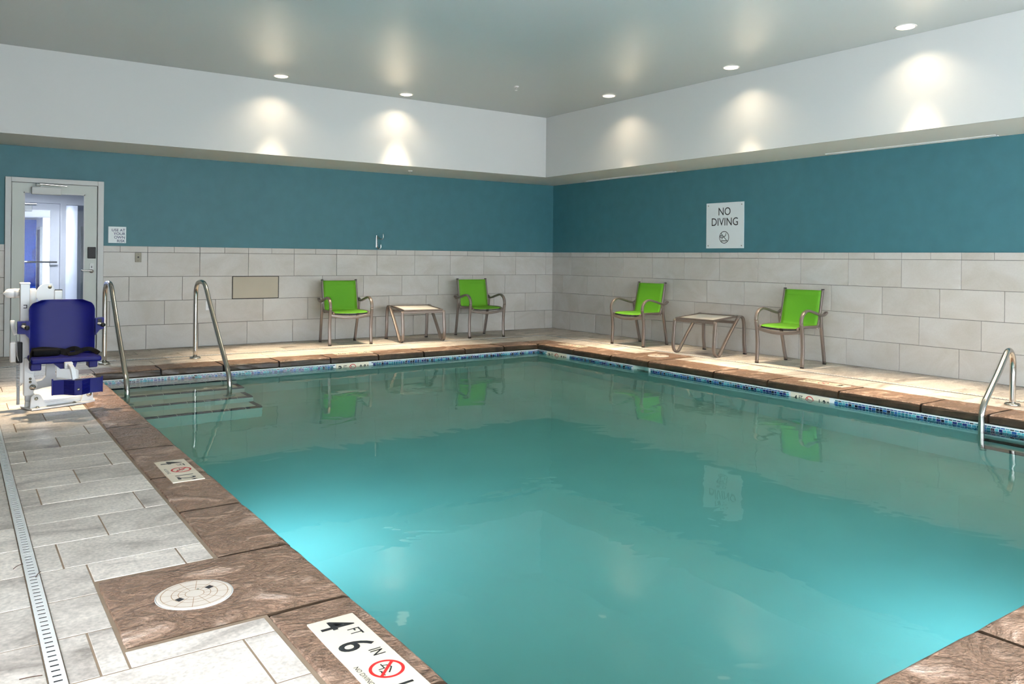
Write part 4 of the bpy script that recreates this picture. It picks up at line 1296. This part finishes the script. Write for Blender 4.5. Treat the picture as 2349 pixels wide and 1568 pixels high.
for x in (0.064, 0.387): box_obj('lip', x - 0.005, x + 0.005, -0.605, -0.58, 0.178, 0.296, 'blue', footrest, bev=0.002)
# control box, battery, handset and cords
box_obj('control_box', -0.170, -0.128, -0.03, 0.05, 0.365, 0.52, 'white_plastic', lift, bev=0.006)
box_obj('battery', -0.130, -0.088, -0.04, 0.05, 0.36, 0.522, 'black', lift, bev=0.006)
sweep_obj('handset', catmull([(-0.160, -0.10, 0.692), (-0.160, -0.112, 0.665), (-0.150, -0.108, 0.62), (-0.137, -0.10, 0.588)], 4), rrect(0.030, 0.022, 0.009), 'lift_white', lift)
coil = []
for i in range(181):
    a = i / 180 * 30 * PI
    coil.append((-0.116 + 0.010 * math.cos(a), -0.02 + 0.010 * math.sin(a), 0.345 - 0.17 * i / 180))
sweep_obj('coiled_cord', [(-0.137, -0.10, 0.588), (-0.130, -0.08, 0.54), (-0.125, -0.06, 0.42)] + coil, circle(0.0035, 6), 'lift_grey', lift, (0, 0, 1))
sweep_obj('cord_sleeve', [(-0.114, -0.02, 0.18), (-0.114, -0.02, 0.04)], circle(0.011, 10), 'lift_grey', lift)
sweep_obj('cable', catmull([(-0.105, -0.01, 0.362), (-0.10, -0.02, 0.32), (-0.085, -0.02, 0.27), (-0.082, -0.02, 0.22), (-0.095, -0.02, 0.19), (-0.108, -0.02, 0.19)], 5), circle(0.0035, 6), 'lift_grey', lift, (0, 0, 1))

# ------------------------------------------------------------------ bits of debris on the drain
MT['twig'] = plain('dry_twig', (0.06, 0.025, 0.015, 1), 0.9)
for label, pts in (('dark dry twig lying across the slotted drain', [(-8.334, -7.420), (-8.318, -7.395), (-8.300, -7.382)]),
                   ('short reddish needle on the tiles beside the slotted drain', [(-8.270, -7.555), (-8.262, -7.530), (-8.250, -7.505)]),
                   ('reddish dry needle across the left edge of the slotted drain', [(-8.368, -8.355), (-8.340, -8.360), (-8.312, -8.365)])):
    r = thing('dry_needle', label, 'debris', (pts[0][0], pts[0][1], 0.0))
    bm = bmesh.new()
    sweep(bm, catmull([(x - pts[0][0], y - pts[0][1], 0.0065 + 0.001 * (i == 1)) for i, (x, y) in enumerate(pts)], 4), circle(0.0014, 6), (0, 0, 1))
    bm_obj('stem', bm, 'twig', r)
